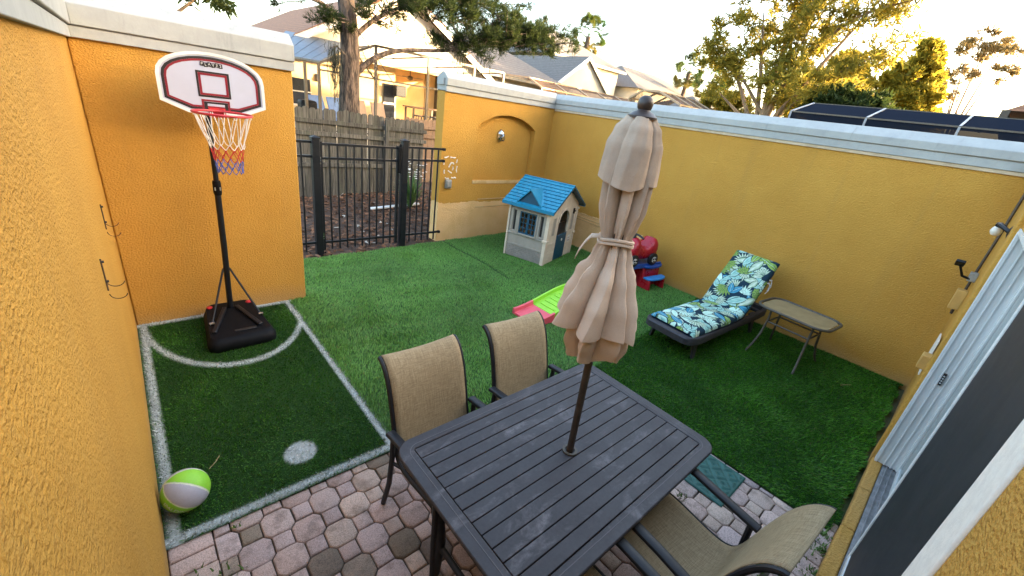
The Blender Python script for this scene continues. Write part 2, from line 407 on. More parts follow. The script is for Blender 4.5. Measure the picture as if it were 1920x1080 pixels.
MT['screen_sunlit'] = screen_mat('sunlit_insect_screen', (.16, .10, .07), .75)  # evening sunlight put into the screen colour
MT['window'] = mat('dark_window', (.03, .035, .045), .12, spec=.8)
MT['bluesling'] = mat('blue_sling', (.10, .19, .42), .7); MT['tansling'] = mat('tan_sling', (.32, .22, .16), .7)
MT['petal'] = mat('white_petals', (.75, .75, .7), .7); MT['blade'] = mat('strap_leaves', (.06, .14, .035), .55, (.10, .18, .05), 12)
MT['chip'] = mat('bark_chips', (.16, .085, .05), .95, (.06, .038, .03), 30); MT['pebble'] = mat('pale_litter', (.6, .55, .5), .8)
MT['twig'] = mat('dry_pine_needle', (.48, .36, .19), .8); MT['weed'] = mat('weed_leaves', (.10, .18, .03), .6, (.06, .12, .025), 25)

def emit(name, c, s):
    m, n, l, p = newmat(name); p.inputs['Emission Color'].default_value = (*c, 1); p.inputs['Emission Strength'].default_value = s; return m
MT['lamp_glow'] = emit('lit_lamp', (1, .5, .18), 3.0)

# ------------------------------------------------------------------ the ground
def sheet(name, x0, x1, y0, y1, z, m, kind='structure'):
    g = G(); g.add([(x0,y0,z),(x1,y0,z),(x1,y1,z),(x0,y1,z)], [(0,1,2,3)]); o = g.build(name, m); o['kind'] = kind; return o
sheet('ground', -400, 600, -400, 600, -.06, MT['terrain'])
sheet('mulch_bed', -6, 11, 4.8, 11.4, -.02, MT['mulch'])

SEAM = lambda x: np.where(x < 3.27, 2.17, 2.06+.13*(x-3.55))
def court_paint(x, y):
    ex = np.sqrt(((x-.54)/.67)**2+((y-4.82)/1.06)**2)
    d = np.abs(ex-1)*.78
    m = np.clip((.036-d)/.02, 0, 1)*(y < 4.83)
    def band(v, a, b, s=.012): return np.clip(np.minimum(v-a, b-v)/s+.5, 0, 1)
    m = np.maximum(m, band(x, -.16, -.11)); m = np.maximum(m, band(x, 1.105, 1.16))
    m = np.maximum(m, band(y, 2.148, 2.205)); m = np.maximum(m, band(y, 4.80, 4.9))
    m = np.maximum(m, np.clip((.108-np.hypot(x-.585, y-2.455))/.012, 0, 1))
    return m
def lump(x, y, s, seed):
    r = np.random.RandomState(seed); o = 0
    for k in range(6):
        a = r.uniform(0, 2*PI); f = s*r.uniform(.5, 1.7); o = o+np.sin(f*(np.cos(a)*x+np.sin(a)*y)+r.uniform(0, 6.3))
    return o/6
def crease2(x, y): return np.where((y > 3.9) & (y < 5.2), (x-4.62-.12*(y-4.5)+.03*np.sin(5*y)), 9)
def lawn_seam(x, y): return np.where(y > 4.3, x-4.13-.02*np.sin(4*y), 9)
def turf(name, inside, bbox, density, lean, spread, length, width, c1, c2, seed, paint=None, crease=None):
    x0, x1, y0, y1 = bbox; r = np.random.RandomState(seed); N = int((x1-x0)*(y1-y0)*density)
    x = r.uniform(x0, x1, N); y = r.uniform(y0, y1, N); k = inside(x, y); x, y = x[k], y[k]; N = len(x)
    L = length*r.uniform(.7, 1.15, N); wd = width*r.uniform(.7, 1.3, N)
    lp = lump(x, y, 5, seed+1); lq = lump(x, y, 11, seed+2)
    lx = lean[0]+spread*r.normal(0, 1, N)+.75*lp; ly = lean[1]+spread*r.normal(0, 1, N)+.75*lq
    ln = np.hypot(lx, ly); h = 1/np.sqrt(1+ln**2)
    ph = r.uniform(0, PI, N); ax, ay = np.cos(ph)*wd, np.sin(ph)*wd
    z0 = np.full(N, .002)
    if crease is not None: z0 = z0+.014*np.exp(-((crease(x, y)-.07)/.035)**2)+.008*np.exp(-((crease2(x, y))/.04)**2)
    b = np.arange(N)[:, None]*5
    t = r.uniform(0, 1, (N, 1)); c = np.array(c1)*(1-t)+np.array(c2)*t
    c = c*(1+.30*lump(x, y, 4, seed+3)[:, None])*r.uniform(.75, 1.25, (N, 1))
    dry = r.uniform(0, 1, N) < .02; c[dry] = np.array([.20, .19, .07])*r.uniform(.6, 1.1, (dry.sum(), 1))
    if crease is not None:      # a seam where two lengths meet: shorter blades, gap shade put into their colour
        k = np.abs(crease(x, y)) < .022; c[k] = c[k]*.45; L[k] *= .45
    if paint is not None:
        pm = paint(x+r.normal(0, .006, N), y+r.normal(0, .006, N))*(r.uniform(0, 1, N) < .93)
        c = c*(1-pm[:, None])+np.array([.80, .84, .84])*pm[:, None]*r.uniform(.35, 1.1, (N, 1))
    def pt(t, s, w):
        bend = t**1.5
        return np.stack([x+lx*h*L*bend+ax*w*s, y+ly*h*L*bend+ay*w*s, z0+h*L*t*(1-.12*t)], 1)
    V = np.stack([pt(0, -1, .5), pt(0, 1, .5), pt(.55, 1, .42), pt(.55, -1, .42), pt(1, 0, 0)], 1).reshape(-1, 3)
    C = np.repeat(c, 5, 0)
    o = npmesh(name, V, [b+np.array([0, 1, 2, 3]), b+np.array([3, 2, 4])], MT['turf_attr'], colors=C)
    o['kind'] = 'stuff'; return o
def backing(name, inside, bbox, step, c, z, paint=None):
    x0, x1, y0, y1 = bbox; nx = int((x1-x0)/step)+1; ny = int((y1-y0)/step)+1
    X, Y = np.meshgrid(np.linspace(x0, x1, nx), np.linspace(y0, y1, ny)); X = X.ravel(); Y = Y.ravel()
    cc = np.tile(np.array(c), (len(X), 1))
    if paint is not None:
        pm = paint(X, Y)[:, None]*.8; cc = cc*(1-pm)+np.array([.55, .6, .6])*pm
    i = np.arange((nx-1)*(ny-1)); q = (i//(nx-1))*nx+i % (nx-1)
    F = np.stack([q, q+1, q+nx+1, q+nx], 1)
    cx = X[F].mean(1); cy = Y[F].mean(1); F = F[inside(cx, cy)]
    o = npmesh(name, np.stack([X, Y, np.full(len(X), z)], 1), [F], MT['turf_base'], colors=cc); o['kind'] = 'structure'; return o
court_in = lambda x, y: (x < 1.175) & (y > 2.13)
lawn_in = lambda x, y: (x > 1.15) & (y > SEAM(x)) & (y < 6.10+.06*np.maximum(0, x-2.2)+.02*np.sin(9*x)) & ((y < 4.86) | (x > 1.37)) & ((y < 6.32) | (x < 4.03))
strip_in = lambda x, y: (x > 3.27) & (y < SEAM(x)+.01) & (y > -.17+.012*np.sin(14*x))
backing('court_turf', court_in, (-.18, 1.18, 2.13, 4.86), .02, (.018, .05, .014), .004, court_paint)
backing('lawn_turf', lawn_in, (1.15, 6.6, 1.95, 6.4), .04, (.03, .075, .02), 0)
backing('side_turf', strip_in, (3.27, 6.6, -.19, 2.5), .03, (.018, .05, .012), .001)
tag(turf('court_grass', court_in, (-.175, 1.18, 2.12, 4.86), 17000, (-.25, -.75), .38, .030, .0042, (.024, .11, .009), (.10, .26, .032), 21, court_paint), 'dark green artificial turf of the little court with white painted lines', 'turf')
tag(turf('lawn_grass', lawn_in, (1.15, 6.6, 1.95, 6.4), 9000, (.55, .75), .34, .034, .0062, (.06, .19, .026), (.155, .335, .066), 22, crease=lawn_seam), 'bright green artificial turf before the playhouse and the slide', 'turf')  # paler fibre colours carry part of this roll's pile sheen
tag(turf('side_grass', strip_in, (3.27, 6.6, -.19, 2.5), 11000, (-.55, -.75), .38, .034, .0055, (.026, .125, .007), (.105, .29, .022), 23), 'darker green artificial turf under the lounger and side table', 'turf')  # opposite pile: part of its shaded look put into darker fibre colours

# ------------------------------------------------------------------ paved patio
patio = sheet('patio', -.18, 3.27, -.25, 2.16, -.022, MT['sand']); patio['label'] = 'pinkish concrete pavers laid as octagons and small squares'
def paver_mesh(poly, ch=.011):
    n = len(poly); vv = []
    cx = sum(p[0] for p in poly)/n; cy = sum(p[1] for p in poly)/n
    def sc(d): return [(cx+(x-cx)*(1-d/math.hypot(x-cx, y-cy)), cy+(y-cy)*(1-d/math.hypot(x-cx, y-cy))) for x, y in poly]
    for d, z in ((0, -.03), (0, -.009), (ch*.35, -.003), (ch, 0)): vv += [(x, y, z) for x, y in sc(d)]
    ff = [(i*n+k, i*n+(k+1) % n, (i+1)*n+(k+1) % n, (i+1)*n+k) for i in range(3) for k in range(n)]+[tuple(range(3*n, 4*n))]
    me = bpy.data.meshes.new('paver'); me.from_pydata(vv, [], ff); me.materials.append(MT['paver'])
    me.polygons.foreach_set('use_smooth', [True]*len(ff)); me.set_sharp_from_angle(angle=math.radians(50)); return me
A_, c_ = .0795, .050
octo = paver_mesh([(A_, -c_), (A_, c_), (c_, A_), (-c_, A_), (-A_, c_), (-A_, -c_), (-c_, -A_), (c_, -A_)])
sqm = paver_mesh([(-.048, -.048), (.048, -.048), (.048, .048), (-.048, .048)])
brick_x = paver_mesh([(-.097, -.047), (.097, -.047), (.097, .047), (-.097, .047)])
brick_y = paver_mesh([(-.047, -.097), (.047, -.097), (.047, .097), (-.047, .097)])
halfx = paver_mesh([(-A_, .025), (-A_, -.02), (-.04, -.062), (.04, -.062), (A_, -.02), (A_, .025)])
PAVC = [(.52, .385, .335), (.55, .415, .35), (.48, .355, .315), (.50, .385, .345), (.47, .365, .34), (.56, .43, .355)]
DARKC = [(.24, .19, .145), (.30, .235, .185), (.21, .165, .13), (.23, .19, .17)]
def paver_color(dark):
    c = rnd.choice(DARKC) if dark else rnd.choice(PAVC); k = rnd.uniform(.82, 1.12); return (c[0]*k, c[1]*k, c[2]*k, 1)
def view_ok(x, y):
    q = cm.inverted() @ Vector((x, y, 0)); f = cd.lens/36
    if q.z > -.05: return False
    px = f*q.x/-q.z*1920+960; py = 540-f*q.y/-q.z*1920
    return -60 < px < 1980 and py < 1130
hidden = []
def clip_poly(poly, x0, x1, y0, y1):
    for ax, lim, sg in ((0, x0, 1), (0, x1, -1), (1, y0, 1), (1, y1, -1)):
        out = []
        for i in range(len(poly)):
            a, b = poly[i], poly[(i+1) % len(poly)]; da, db = (a[ax]-lim)*sg, (b[ax]-lim)*sg
            if da >= 0: out.append(a)
            if (da >= 0) != (db >= 0): t = da/(da-db); out.append((a[0]+(b[0]-a[0])*t, a[1]+(b[1]-a[1])*t))
        poly = out
        if len(poly) < 3: return None
    return poly
FIELD = (.026, 3.264, .004, 2.135)
OCT = [(A_, -c_), (A_, c_), (c_, A_), (-c_, A_), (-A_, c_), (-A_, -c_), (-c_, -A_), (c_, -A_)]; SQ = [(-.048, -.048), (.048, -.048), (.048, .048), (-.048, .048)]
def put_paver(me, x, y, dark=False, rz=0):
    if not view_ok(x, y) or (1.0 < x < 2.2 and .75 < y < 1.45): hidden.append((me, x, y, rz)); return
    o = bpy.data.objects.new('paver', me); col.objects.link(o); o.parent = patio
    o.location = (x+rnd.uniform(-.0025, .0025), y+rnd.uniform(-.0025, .0025), -.004+rnd.uniform(-.003, .002))
    o.rotation_euler = (rnd.uniform(-.012, .012), rnd.uniform(-.012, .012), rz+rnd.uniform(-.02, .02)); o.color = paver_color(dark)
KNOWN = {(.186, 1.997), (.052, 1.87), (.32, 1.467), (.186, 1.60), (.857, 1.464)}
P_ = .1345
for i in range(-2, 24):
    for j in range(-1, 15):
        x = .321+P_*i; y = 1.997-P_*j
        dk = rnd.random() < .06 or any(math.hypot(x-a, y-b) < .05 for a, b in KNOWN)
        poly, me = (OCT, octo) if (i+j) % 2 == 0 else (SQ, sqm)
        cp_ = clip_poly(poly, FIELD[0]-x, FIELD[1]-x, FIELD[2]-y, FIELD[3]-y)
        if cp_ is None: continue
        if len(cp_) != len(poly) or max(abs(a[0]-b[0])+abs(a[1]-b[1]) for a, b in zip(cp_, poly)) > 1e-6:
            w_, h_ = [max(q[k] for q in cp_)-min(q[k] for q in cp_) for k in (0, 1)]
            if min(w_, h_) < .025: continue
            me = paver_mesh(cp_, .005)
        put_paver(me, x, y, dk)
for k in range(24): put_paver(brick_x, -.077, 2.09-.1*k, rnd.random() < .1)
for k in range(34): put_paver(brick_y, .07+.1*k-.02, -.10, rnd.random() < .1)
g = G()
for me, x, y, rz in hidden:
    g.add([(v.co.x+x, v.co.y+y, v.co.z-.004) for v in me.vertices], [tuple(p.vertices) for p in me.polygons])
o = g.build('paver', MT['paver'], patio, fix=False); o.color = (.4, .3, .27, 1); o['kind'] = 'stuff'
# weeds in the joints
g = G()
for cx, cy, n_, s_ in ((.0, 1.78, 60, .05), (-.1, 1.86, 40, .05), (.12, 2.08, 8, .02), (3.05, -.17, 70, .05), (2.8, -.19, 60, .05), (3.2, -.14, 50, .04), (2.55, .05, 34, .03), (2.62, -.02, 30, .03), (2.45, .02, 22, .03), (2.62, .62, 18, .02)):
    for k in range(n_):
        a = rnd.uniform(0, 6.28); r = abs(rnd.gauss(0, s_)); x, y = cx+r*math.cos(a)*1.5, cy+r*math.sin(a); h = rnd.uniform(.008, .026); b = rnd.uniform(0, 6.28); w = .006
        dx, dy = math.cos(b), math.sin(b)
        g.add([(x-dy*w, y+dx*w, -.01), (x+dy*w, y-dx*w, -.01), (x+dx*h*.8+dy*w*.6, y+dy*h*.8-dx*w*.6, h*.8), (x+dx*h*1.2, y+dy*h*1.2, h)], [(0, 1, 2, 3)])
tag(g.build('weeds', MT['weed'], fix=False), 'small green weeds growing in the paver joints', 'weeds', kind='stuff')

# ------------------------------------------------------------------ courtyard walls
def sweep(g, a, b, n, prof, ma=0, mb=0):
    a, b, n = Vector(a), Vector(b), Vector(n); d = (b-a).normalized()
    ra = [a+d*(ma*p)+n*p+Vector((0, 0, z)) for p, z in prof]; rb = [b-d*(mb*p)+n*p+Vector((0, 0, z)) for p, z in prof]
    k = len(prof); g.add(ra+rb, [tuple(range(k-1, -1, -1)), tuple(range(k, 2*k))]+[(i, (i+1) % k, k+(i+1) % k, k+i) for i in range(k)])
def coping(t, a, b, n, zb, zg, zt, th=.2, ma=0, mb=0, ext=0):
    a, b = Vector(a), Vector(b); d = (b-a).normalized(); b2 = b+d*ext
    g = G(); sweep(g, a, b2, n, [(.028, zb), (.028, zg-.007), (-th-.02, zg-.007), (-th-.02, zb)], ma, mb); g.build('coping_band', MT['coping'], t, bevel=.004)
    g = G(); sweep(g, a, b2, n, [(.016, zg-.008), (.016, zg+.001), (-th-.01, zg+.001), (-th-.01, zg-.008)], ma, mb); g.build('coping_groove', MT['zinc'], t)
    g = G(); sweep(g, a, b2, n, [(.042, zg), (.042, zt-.10), (-.05, zt-.03), (-th/2, zt), (-th-.04, zt-.08), (-th-.04, zg)], ma, mb); g.build('coping', MT['coping'], t, bevel=.007)
T = thing('garden_wall', 'bright yellow stucco wall with grey coping and two wire hooks', 'wall')
G().box((-.40, -.22, -.1), (-.18, 5.08, 2.45)).build('masonry', MT['stucco'], T, bevel=.012)
coping(T, (-.18, -.22, 0), (-.18, 4.86, 0), (1, 0, 0), 2.435, 2.52, 2.765, mb=1)
T = thing('garden_wall', 'yellow stucco wall behind the basketball hoop, with grey coping', 'wall')
G().box((-.178, 4.86, -.1), (1.352, 5.06, 2.45)).build('masonry', MT['stucco'], T, bevel=.012)
coping(T, (-.18, 4.86, 0), (1.352, 4.86, 0), (0, -1, 0), 2.437, 2.52, 2.76, ma=1, ext=.02)
# back wall with an arched niche
T = thing('garden_wall', 'yellow stucco wall with arched niche behind the playhouse', 'wall')
def arch_wall(g, x0, x1, z0, z1, nx0, nx1, nz0, zs, za, y, yb, n=16):
    """front face at y with an arched recess whose back is at yb"""
    def q(*p): g.add(p, [tuple(range(len(p)))])
    q((x0,y,z0),(nx0,y,z0),(nx0,y,z1),(x0,y,z1)); q((nx1,y,z0),(x1,y,z0),(x1,y,z1),(nx1,y,z1))
    q((nx0,y,z0),(nx1,y,z0),(nx1,y,nz0),(nx0,y,nz0))
    xs = [nx0+(nx1-nx0)*i/n for i in range(n+1)]; w = (nx1-nx0)/2; R = (w*w+(za-zs)**2)/(2*(za-zs)); mid = (nx0+nx1)/2
    zz = [za-R+math.sqrt(max(0, R*R-(x-mid)**2)) for x in xs]
    for i in range(n):
        q((xs[i],y,zz[i]),(xs[i+1],y,zz[i+1]),(xs[i+1],y,z1),(xs[i],y,z1))
        if yb is not None:
            q((xs[i],y,zz[i]),(xs[i],yb,zz[i]),(xs[i+1],yb,zz[i+1]),(xs[i+1],y,zz[i+1]))
            q((xs[i],yb,nz0),(xs[i+1],yb,nz0),(xs[i+1],yb,zz[i+1]),(xs[i],yb,zz[i]))
    if yb is not None:
        q((nx0,y,nz0),(nx0,yb,nz0),(nx0,yb,zs),(nx0,y,zs)); q((nx1,y,nz0),(nx1,y,zs),(nx1,yb,zs),(nx1,yb,nz0)); q((nx0,y,nz0),(nx1,y,nz0),(nx1,yb,nz0),(nx0,yb,nz0))
g = G(); arch_wall(g, 4.03, 6.6, -.1, 2.52, 4.745, 6.16, 1.09, 2.05, 2.27, 6.32, 6.43)
g.add([(4.03,6.32,-.1),(4.03,6.55,-.1),(4.03,6.55,2.52),(4.03,6.32,2.52),(6.6,6.55,-.1),(6.6,6.55,2.52)], [(0,1,2,3),(1,4,5,2)])
g.build('masonry', MT['stucco_bare'], T)
G().box((4.735, 6.31, 1.03), (6.17, 6.425, 1.088)).build('niche_sill', MT['undercoat'], T, bevel=.006)
g = G(); g.bar((4.9, 6.317, .735), (6.55, 6.317, .76), .012, .012); g.build('scrape_line', MT['undercoat'], T)
g = G(); g.bar((4.86, 6.318, .585), (6.55, 6.318, .60), .010, .014); g.build('scrape_line', MT['undercoat'], T)
g = G()   # glue left by a torn-off plate, in a rough rectangle
gl = rnd
for (px, pz), (qx, qz) in (((4.10, 1.47), (4.18, 1.50)), ((4.22, 1.485), (4.34, 1.48)), ((4.09, 1.44), (4.10, 1.36)), ((4.36, 1.45), (4.355, 1.40)), ((4.11, 1.27), (4.115, 1.20)), ((4.37, 1.34), (4.365, 1.22)), ((4.13, 1.13), (4.22, 1.115)), ((4.27, 1.13), (4.36, 1.135)), ((4.25, 1.40), (4.20, 1.31)), ((4.19, 1.25), (4.27, 1.22)), ((4.28, 1.26), (4.29, 1.33)), ((4.25, 1.40), (4.31, 1.37))):
    k = 5; pts = [(px+(qx-px)*i/k+rnd.uniform(-.008, .008), 6.318, pz+(qz-pz)*i/k+rnd.uniform(-.008, .008)) for i in range(k+1)]
    g.tube(pts, [.012*rnd.uniform(.6, 1.2) for _ in pts], 6)
g.build('glue_residue', MT['trimwhite'], T, smooth=True)
coping(T, (4.03, 6.32, 0), (6.6, 6.32, 0), (0, -1, 0), 2.505, 2.595, 2.80, th=.23, mb=1)
o = G().box((4.005, 6.35, 2.60), (4.03, 6.53, 2.70)).build('coping_end', MT['coping'], T)
T = thing('garden_wall', 'long yellow stucco wall behind the lounger, with pale coping', 'wall')
G().box((6.6, -.30, -.1), (6.80, 6.75, 2.52)).build('masonry', MT['stucco_bare'], T)
G().box((6.583, -.22, 2.468), (6.62, 6.30, 2.506)).build('coping_lip', MT['beige'], T, bevel=.004)
for za, ya, yb in ((.70, 4.05, 6.3), (.58, 4.2, 6.3), (.63, 4.3, 6.3)):
    g = G(); g.bar((6.597, ya, za-.02), (6.597, yb, za), .012, .013); g.build('scrape_line', MT['undercoat'], T)
coping(T, (6.6, -.24, 0), (6.6, 6.32, 0), (-1, 0, 0), 2.507, 2.60, 2.785, mb=1)

for y_, dz in ((1.35, .004), (3.1, -.003), (4.7, .002)):     # hairline joints in the coping
    g = G(); sweep(g, (6.6, y_, 0), (6.6, y_+.005, 0), (-1, 0, 0), [(.0425, 2.602), (.0432, 2.684+dz), (-.049, 2.757), (-.05, 2.602)]); g.build('coping_joint', MT['zinc'], T)
# ------------------------------------------------------------------ own townhouse
def hip_roof(x0, x1, y0, y1, ze, zr, m, par, ridge_in=None):
    d = (y1-y0)/2 if ridge_in is None else ridge_in; ym = (y0+y1)/2
    g = G(); g.add([(x0,y0,ze),(x1,y0,ze),(x1,y1,ze),(x0,y1,ze),(x0+d,ym,zr),(x1-d,ym,zr)], [(0,1,5,4),(1,2,5),(2,3,4,5),(3,0,4),(3,2,1,0)]); return g.build('roof', m, par)

T = thing('townhouse', 'yellow stucco townhouse wall with white sliding patio door', 'house')
WY = -.22
g = G(); g.box((-.40, -.6, -.1), (1.095, WY, 2.62)); g.box((4.47, -.6, -.1), (6.6, WY-.004, 2.62)); g.box((1.095, -.6, 2.12), (4.47, WY-.002, 2.62)); g.build('front_wall', MT['stucco'], T)
g = G(); g.box((-12, -9, -.1), (-.41, -.3, 2.62)); g.box((-.41, -9, -.1), (10.4, -.62, 2.62)); g.box((6.83, -.61, -.1), (10.4, -.32, 2.62)); g.build('wall', MT['stucco'], T)
g = G()
g.add([(-12.5,-9.5,2.62),(10.7,-9.5,2.62),(10.7,-.12,2.62),(-12.5,-.12,2.62),(-12.5,-3.3,4.1),(10.7,-3.3,4.1)], [(0,1,5,4),(2,3,4,5),(0,4,3),(1,2,5),(0,3,2,1)]); g.build('roof', MT['shingle_brown'], T)
g = G(); g.box((-12, -12, 2.7), (28, -6.0, 7.0)); g.build('shading_upper_wall', MT['stucco'], T); hip_roof(-12.4, 28.4, -12.4, -5.7, 7.0, 8.6, MT['shingle_brown'], T, 3)  # unseen upper block, placed and sized to keep low sun off the courtyard
G().box((4.42, -.3, -.02), (4.655, -.19, 2.36)).build('door_surround', MT['stucco'], T, bevel=.01)
G().box((1.095, -.3, .08), (1.263, -.213, 2.2)).build('door_trim', MT['trimwhite'], T, bevel=.006)
g = G(); xx = 1.26
ln = [1.26, 1.95, 2.72, 3.30, 3.86, 4.416]
for a, b in zip(ln, ln[1:]): 
    g = G(); g.box((a+.003, -.275, -.03), (b-.003, -.196+rnd.uniform(-.006, .004), .098+rnd.uniform(-.004, .004))); g.build('ledge_block', MT['stucco'], T, bevel=.012)
g = G(); g.box((1.27, -.42, -.03), (4.415, -.277, .09)); 
for yy in (-.30, -.335, -.37): g.box((1.27, yy-.006, .09), (4.415, yy, .104))
g.build('sill_track', MT['track'], T)
fr_ = G().box((4.352, -.43, .098), (4.42, -.212, 2.11)).build('door_frame', MT['alu'], T, bevel=.004)
for a, b in ((-.232, -.214), (-.283, -.276), (-.325, -.318), (-.368, -.360)):
    G().box((4.343, a, .098), (4.355, b, 2.10)).build('frame_rib', MT['white'], fr_)
lt = G().box((4.334, -.302, .93), (4.350, -.284, 1.03)).build('latch', MT['print_black'], T)
for k in range(4): G().box((4.3315, -.298, .945+.02*k), (4.3335, -.288, .953+.02*k)).build('latch_mark', MT['white'], lt)
G().box((1.26, -.43, 2.10), (4.42, -.214, 2.13)).build('door_head', MT['alu'], T)
sp_ = G().box((1.30, -.305, .16), (2.965, -.290, 2.09)).build('screen_panel', MT['dark_screen'], T)
G().box((2.965, -.312, .107), (3.02, -.283, 2.10)).build('stile', MT['white'], sp_, bevel=.004)
G().box((1.30, -.312, .107), (2.964, -.283, .16)).build('bottom_rail', MT['white'], sp_, bevel=.003)
gp = G().box((2.90, -.385, .17), (4.29, -.375, 2.08)).build('glass_panel', MT['glass'], T)
G().box((4.29, -.395, .107), (4.345, -.365, 2.10)).build('stile', MT['alu'], gp, bevel=.003)
G().box((2.90, -.395, .107), (4.289, -.365, .17)).build('bottom_rail', MT['alu'], gp, bevel=.003)
G().box((1.30, -.62, .1), (4.4, -.60, 2.1)).build('dark_backing', MT['dark_screen'], T)  # near-black sheet closing the space behind the door

# fixtures on the house wall
T = thing('wall_light', 'black wall light arm with one white bulb above the patio door', 'light')
g = G(); g.lathe([(.05, 0), (.05, .02), (.025, .03)], 12, (4.92, WY, 2.06), 'y'); g.tube([(4.92, -.20, 2.06), (4.98, -.14, 2.09), (5.1, -.13, 2.09)], .016, 8); g.build('bracket', MT['blackmetal'], T, smooth=True)
g = G(); g.loft([[(5.02+.17*t+.0*a, -.145+ (.035-.02*t)*math.cos(a), 2.085+.018*math.sin(a)) for a in [2*PI*k/8 for k in range(8)]] for t in (0, .4, .8, 1)]); g.build('shade', MT['blackmetal'], T, smooth=True)
g = G(); g.lathe([(.002, -.075), (.022, -.07), (.034, -.05), (.036, -.035), (.028, -.012), (.015, .005)], 14, (5.16, -.14, 2.068)); g.build('bulb', mat('opal_bulb', (.82, .76, .66), .3), T, smooth=True)
T = thing('floodlight', 'small black floodlight tilted out from the house wall', 'light')
g = G(); g.tube([(6.05, WY, 1.47), (6.0, -.12, 1.50), (5.93, -.07, 1.60)], .012, 6); g.build('arm', MT['blackmetal'], T)
M = Matrix.Rotation(.5, 3, 'Y'); G().obox((5.92, -.06, 1.625), (.11, .07, .03), M).build('lamp_head', MT['blackmetal'], T, bevel=.006)
o = tag(G().box((6.02, WY-.005, 1.46), (6.14, -.165, 1.545)).build('junction_box', MT['zinc'], bevel=.006), 'grey junction box beside the floodlight', 'box')
o = tag(G().box((6.0, WY-.005, 1.16), (6.13, -.145, 1.36)).build('conduit_box', MT['yellowpaint'], bevel=.006), 'yellow painted electrical box under the floodlight', 'box')
g = G(); g.tube([(6.2, -.205, 2.5), (6.2, -.205, 1.9), (6.17, -.20, 1.55), (6.16, -.2, 1.08)], .012, 8); tag(g.build('conduit', MT['bronze'], smooth=True), 'thin brown conduit running down the house wall', 'conduit')
M = Matrix.Rotation(.06, 3, 'Y'); tag(G().obox((5.55, -.205, .78), (.42, .012, .36), M).build('utility_plate', MT['trimwhite'], bevel=.002), 'white blank plate fixed low on the house wall', 'plate')
tag(G().box((4.93, WY-.005, .80), (5.06, -.145, .93)).build('outlet_cover', MT['yellowpaint'], bevel=.008), 'yellow painted outlet cover beside the white blank plate', 'outlet')

# ------------------------------------------------------------------ metal fence and gate
T = thing('metal_fence', 'black metal fence panels either side of the gate', 'fence', (0, 6.23, 0))
def post(x, z):
    p = G().box((x-.05, -.05, -.05), (x+.05, .05, z)).build('post', MT['blackmetal'], T, bevel=.006)
    g = G(); g.box((x-.057, -.057, z), (x+.057, .057, z+.022)); g.add([(x-.05,-.05,z+.0225),(x+.05,-.05,z+.0225),(x+.05,.05,z+.0225),(x-.05,.05,z+.0225),(x,0,z+.045)], [(0,1,4),(1,2,4),(2,3,4),(3,0,4)]); g.build('post_cap', MT['blackmetal'], p)
post(1.965, 1.665); post(3.30, 1.70)
for a, b in ((.9, 1.914), (3.351, 4.05)):
    for z in (1.62, 1.43, .19): G().box((a, -.016, z-.016), (b, .016, z+.016)).build('rail', MT['blackmetal'], T)
for x in (1.08, 1.22, 1.36, 1.50, 1.64, 1.78, 3.44, 3.56, 3.68, 3.80, 3.92): G().box((x-.010, -.010, .06), (x+.010, .010, 1.605)).build('bar', MT['blackmetal'], T)
for z in (1.62, 1.43, .19): G().box((4.0, -.02, z-.022), (4.045, .02, z+.022)).build('bracket', MT['blackmetal'], T)
T = thing('metal_gate', 'black metal garden gate with latch between two posts', 'gate', (0, 6.23, 0))
for z in (1.60, 1.41, .185): G().box((2.05, -.016, z-.016), (3.18, .016, z+.016)).build('rail', MT['blackmetal'], T)
for x in (2.032, 3.19): G().box((x-.02, -.02, .07), (x+.02, .02, 1.635)).build('stile', MT['blackmetal'], T)
for k in range(9): x = 2.15+.117*k; G().box((x-.010, -.010, .07), (x+.010, .010, 1.585)).build('bar', MT['blackmetal'], T)
l_ = G().box((3.17, -.065, 1.22), (3.235, -.02, 1.62)).build('latch', MT['blackplastic'], T, bevel=.008)
g = G(); g.lathe([(.018, 0), (.022, .02), (.012, .05)], 10, (3.215, -.045, 1.62)); g.build('latch_knob', MT['blackplastic'], l_, smooth=True)
for z in (1.38, .3): g = G(); g.lathe([(.016, -.05), (.016, .05)], 8, (2.012, -.03, z)); g.build('hinge', MT['steel'], T)

# ------------------------------------------------------------------ wooden fences
def wood_fence(label, x0, x1, base, top, m, pitch=.152, rails=(1.62, 1.37, .72)):
    T = thing('wood_fence', label, 'fence')
    sl = (base(x1)-base(x0))/(x1-x0); ang = math.atan(sl)
    n = int((x1-x0)/pitch/math.cos(ang))+1
    for k in range(n):
        x = x0+k*pitch*math.cos(ang); y = base(x); zt = top(x)+rnd.uniform(-.02, .02); w = pitch-.010
        poly = [(-w/2, -.04), (w/2, -.04), (w/2, zt-.035), (w/2-.035, zt), (-w/2+.035, zt), (-w/2, zt-.035)]
        g = G(); g.prism(poly, 0, .018, lambda p, q, l: (p, l, q))
        o = g.build('picket', m, T, loc=(x, y+rnd.uniform(.0, .008), 0), rot=(rnd.uniform(-.008, .008), rnd.uniform(-.006, .006), ang))
    for z in rails:
        g = G(); a = Vector((x0-.1, base(x0-.1)-.024, z+top(x0)-1.85)); b = Vector((x1, base(x1)-.024, z+top(x1)-1.85)); g.bar(a, b, .04, .085); g.build('rail', m, T)
    for x in np.arange(x0+.35, x1+.1, 2.6):
        y = base(x)-.075; G().box((x-.045, y-.045, -.05), (x+.045, y+.025, top(x)-.06)).build('post', m, T, bevel=.006)
    return T
wood_fence('grey weathered wooden fence with pickets and rails behind the metal gate', 1.9, 6.08, lambda x: 9.83+.155*(x-2.8), lambda x: 1.86-.045*max(0, x-3.5), MT['picket'])
wood_fence('brown wooden fence lower and farther back, beside the niche wall', 6.15, 9.6, lambda x: 11.5, lambda x: 1.77, MT['picket_new'])

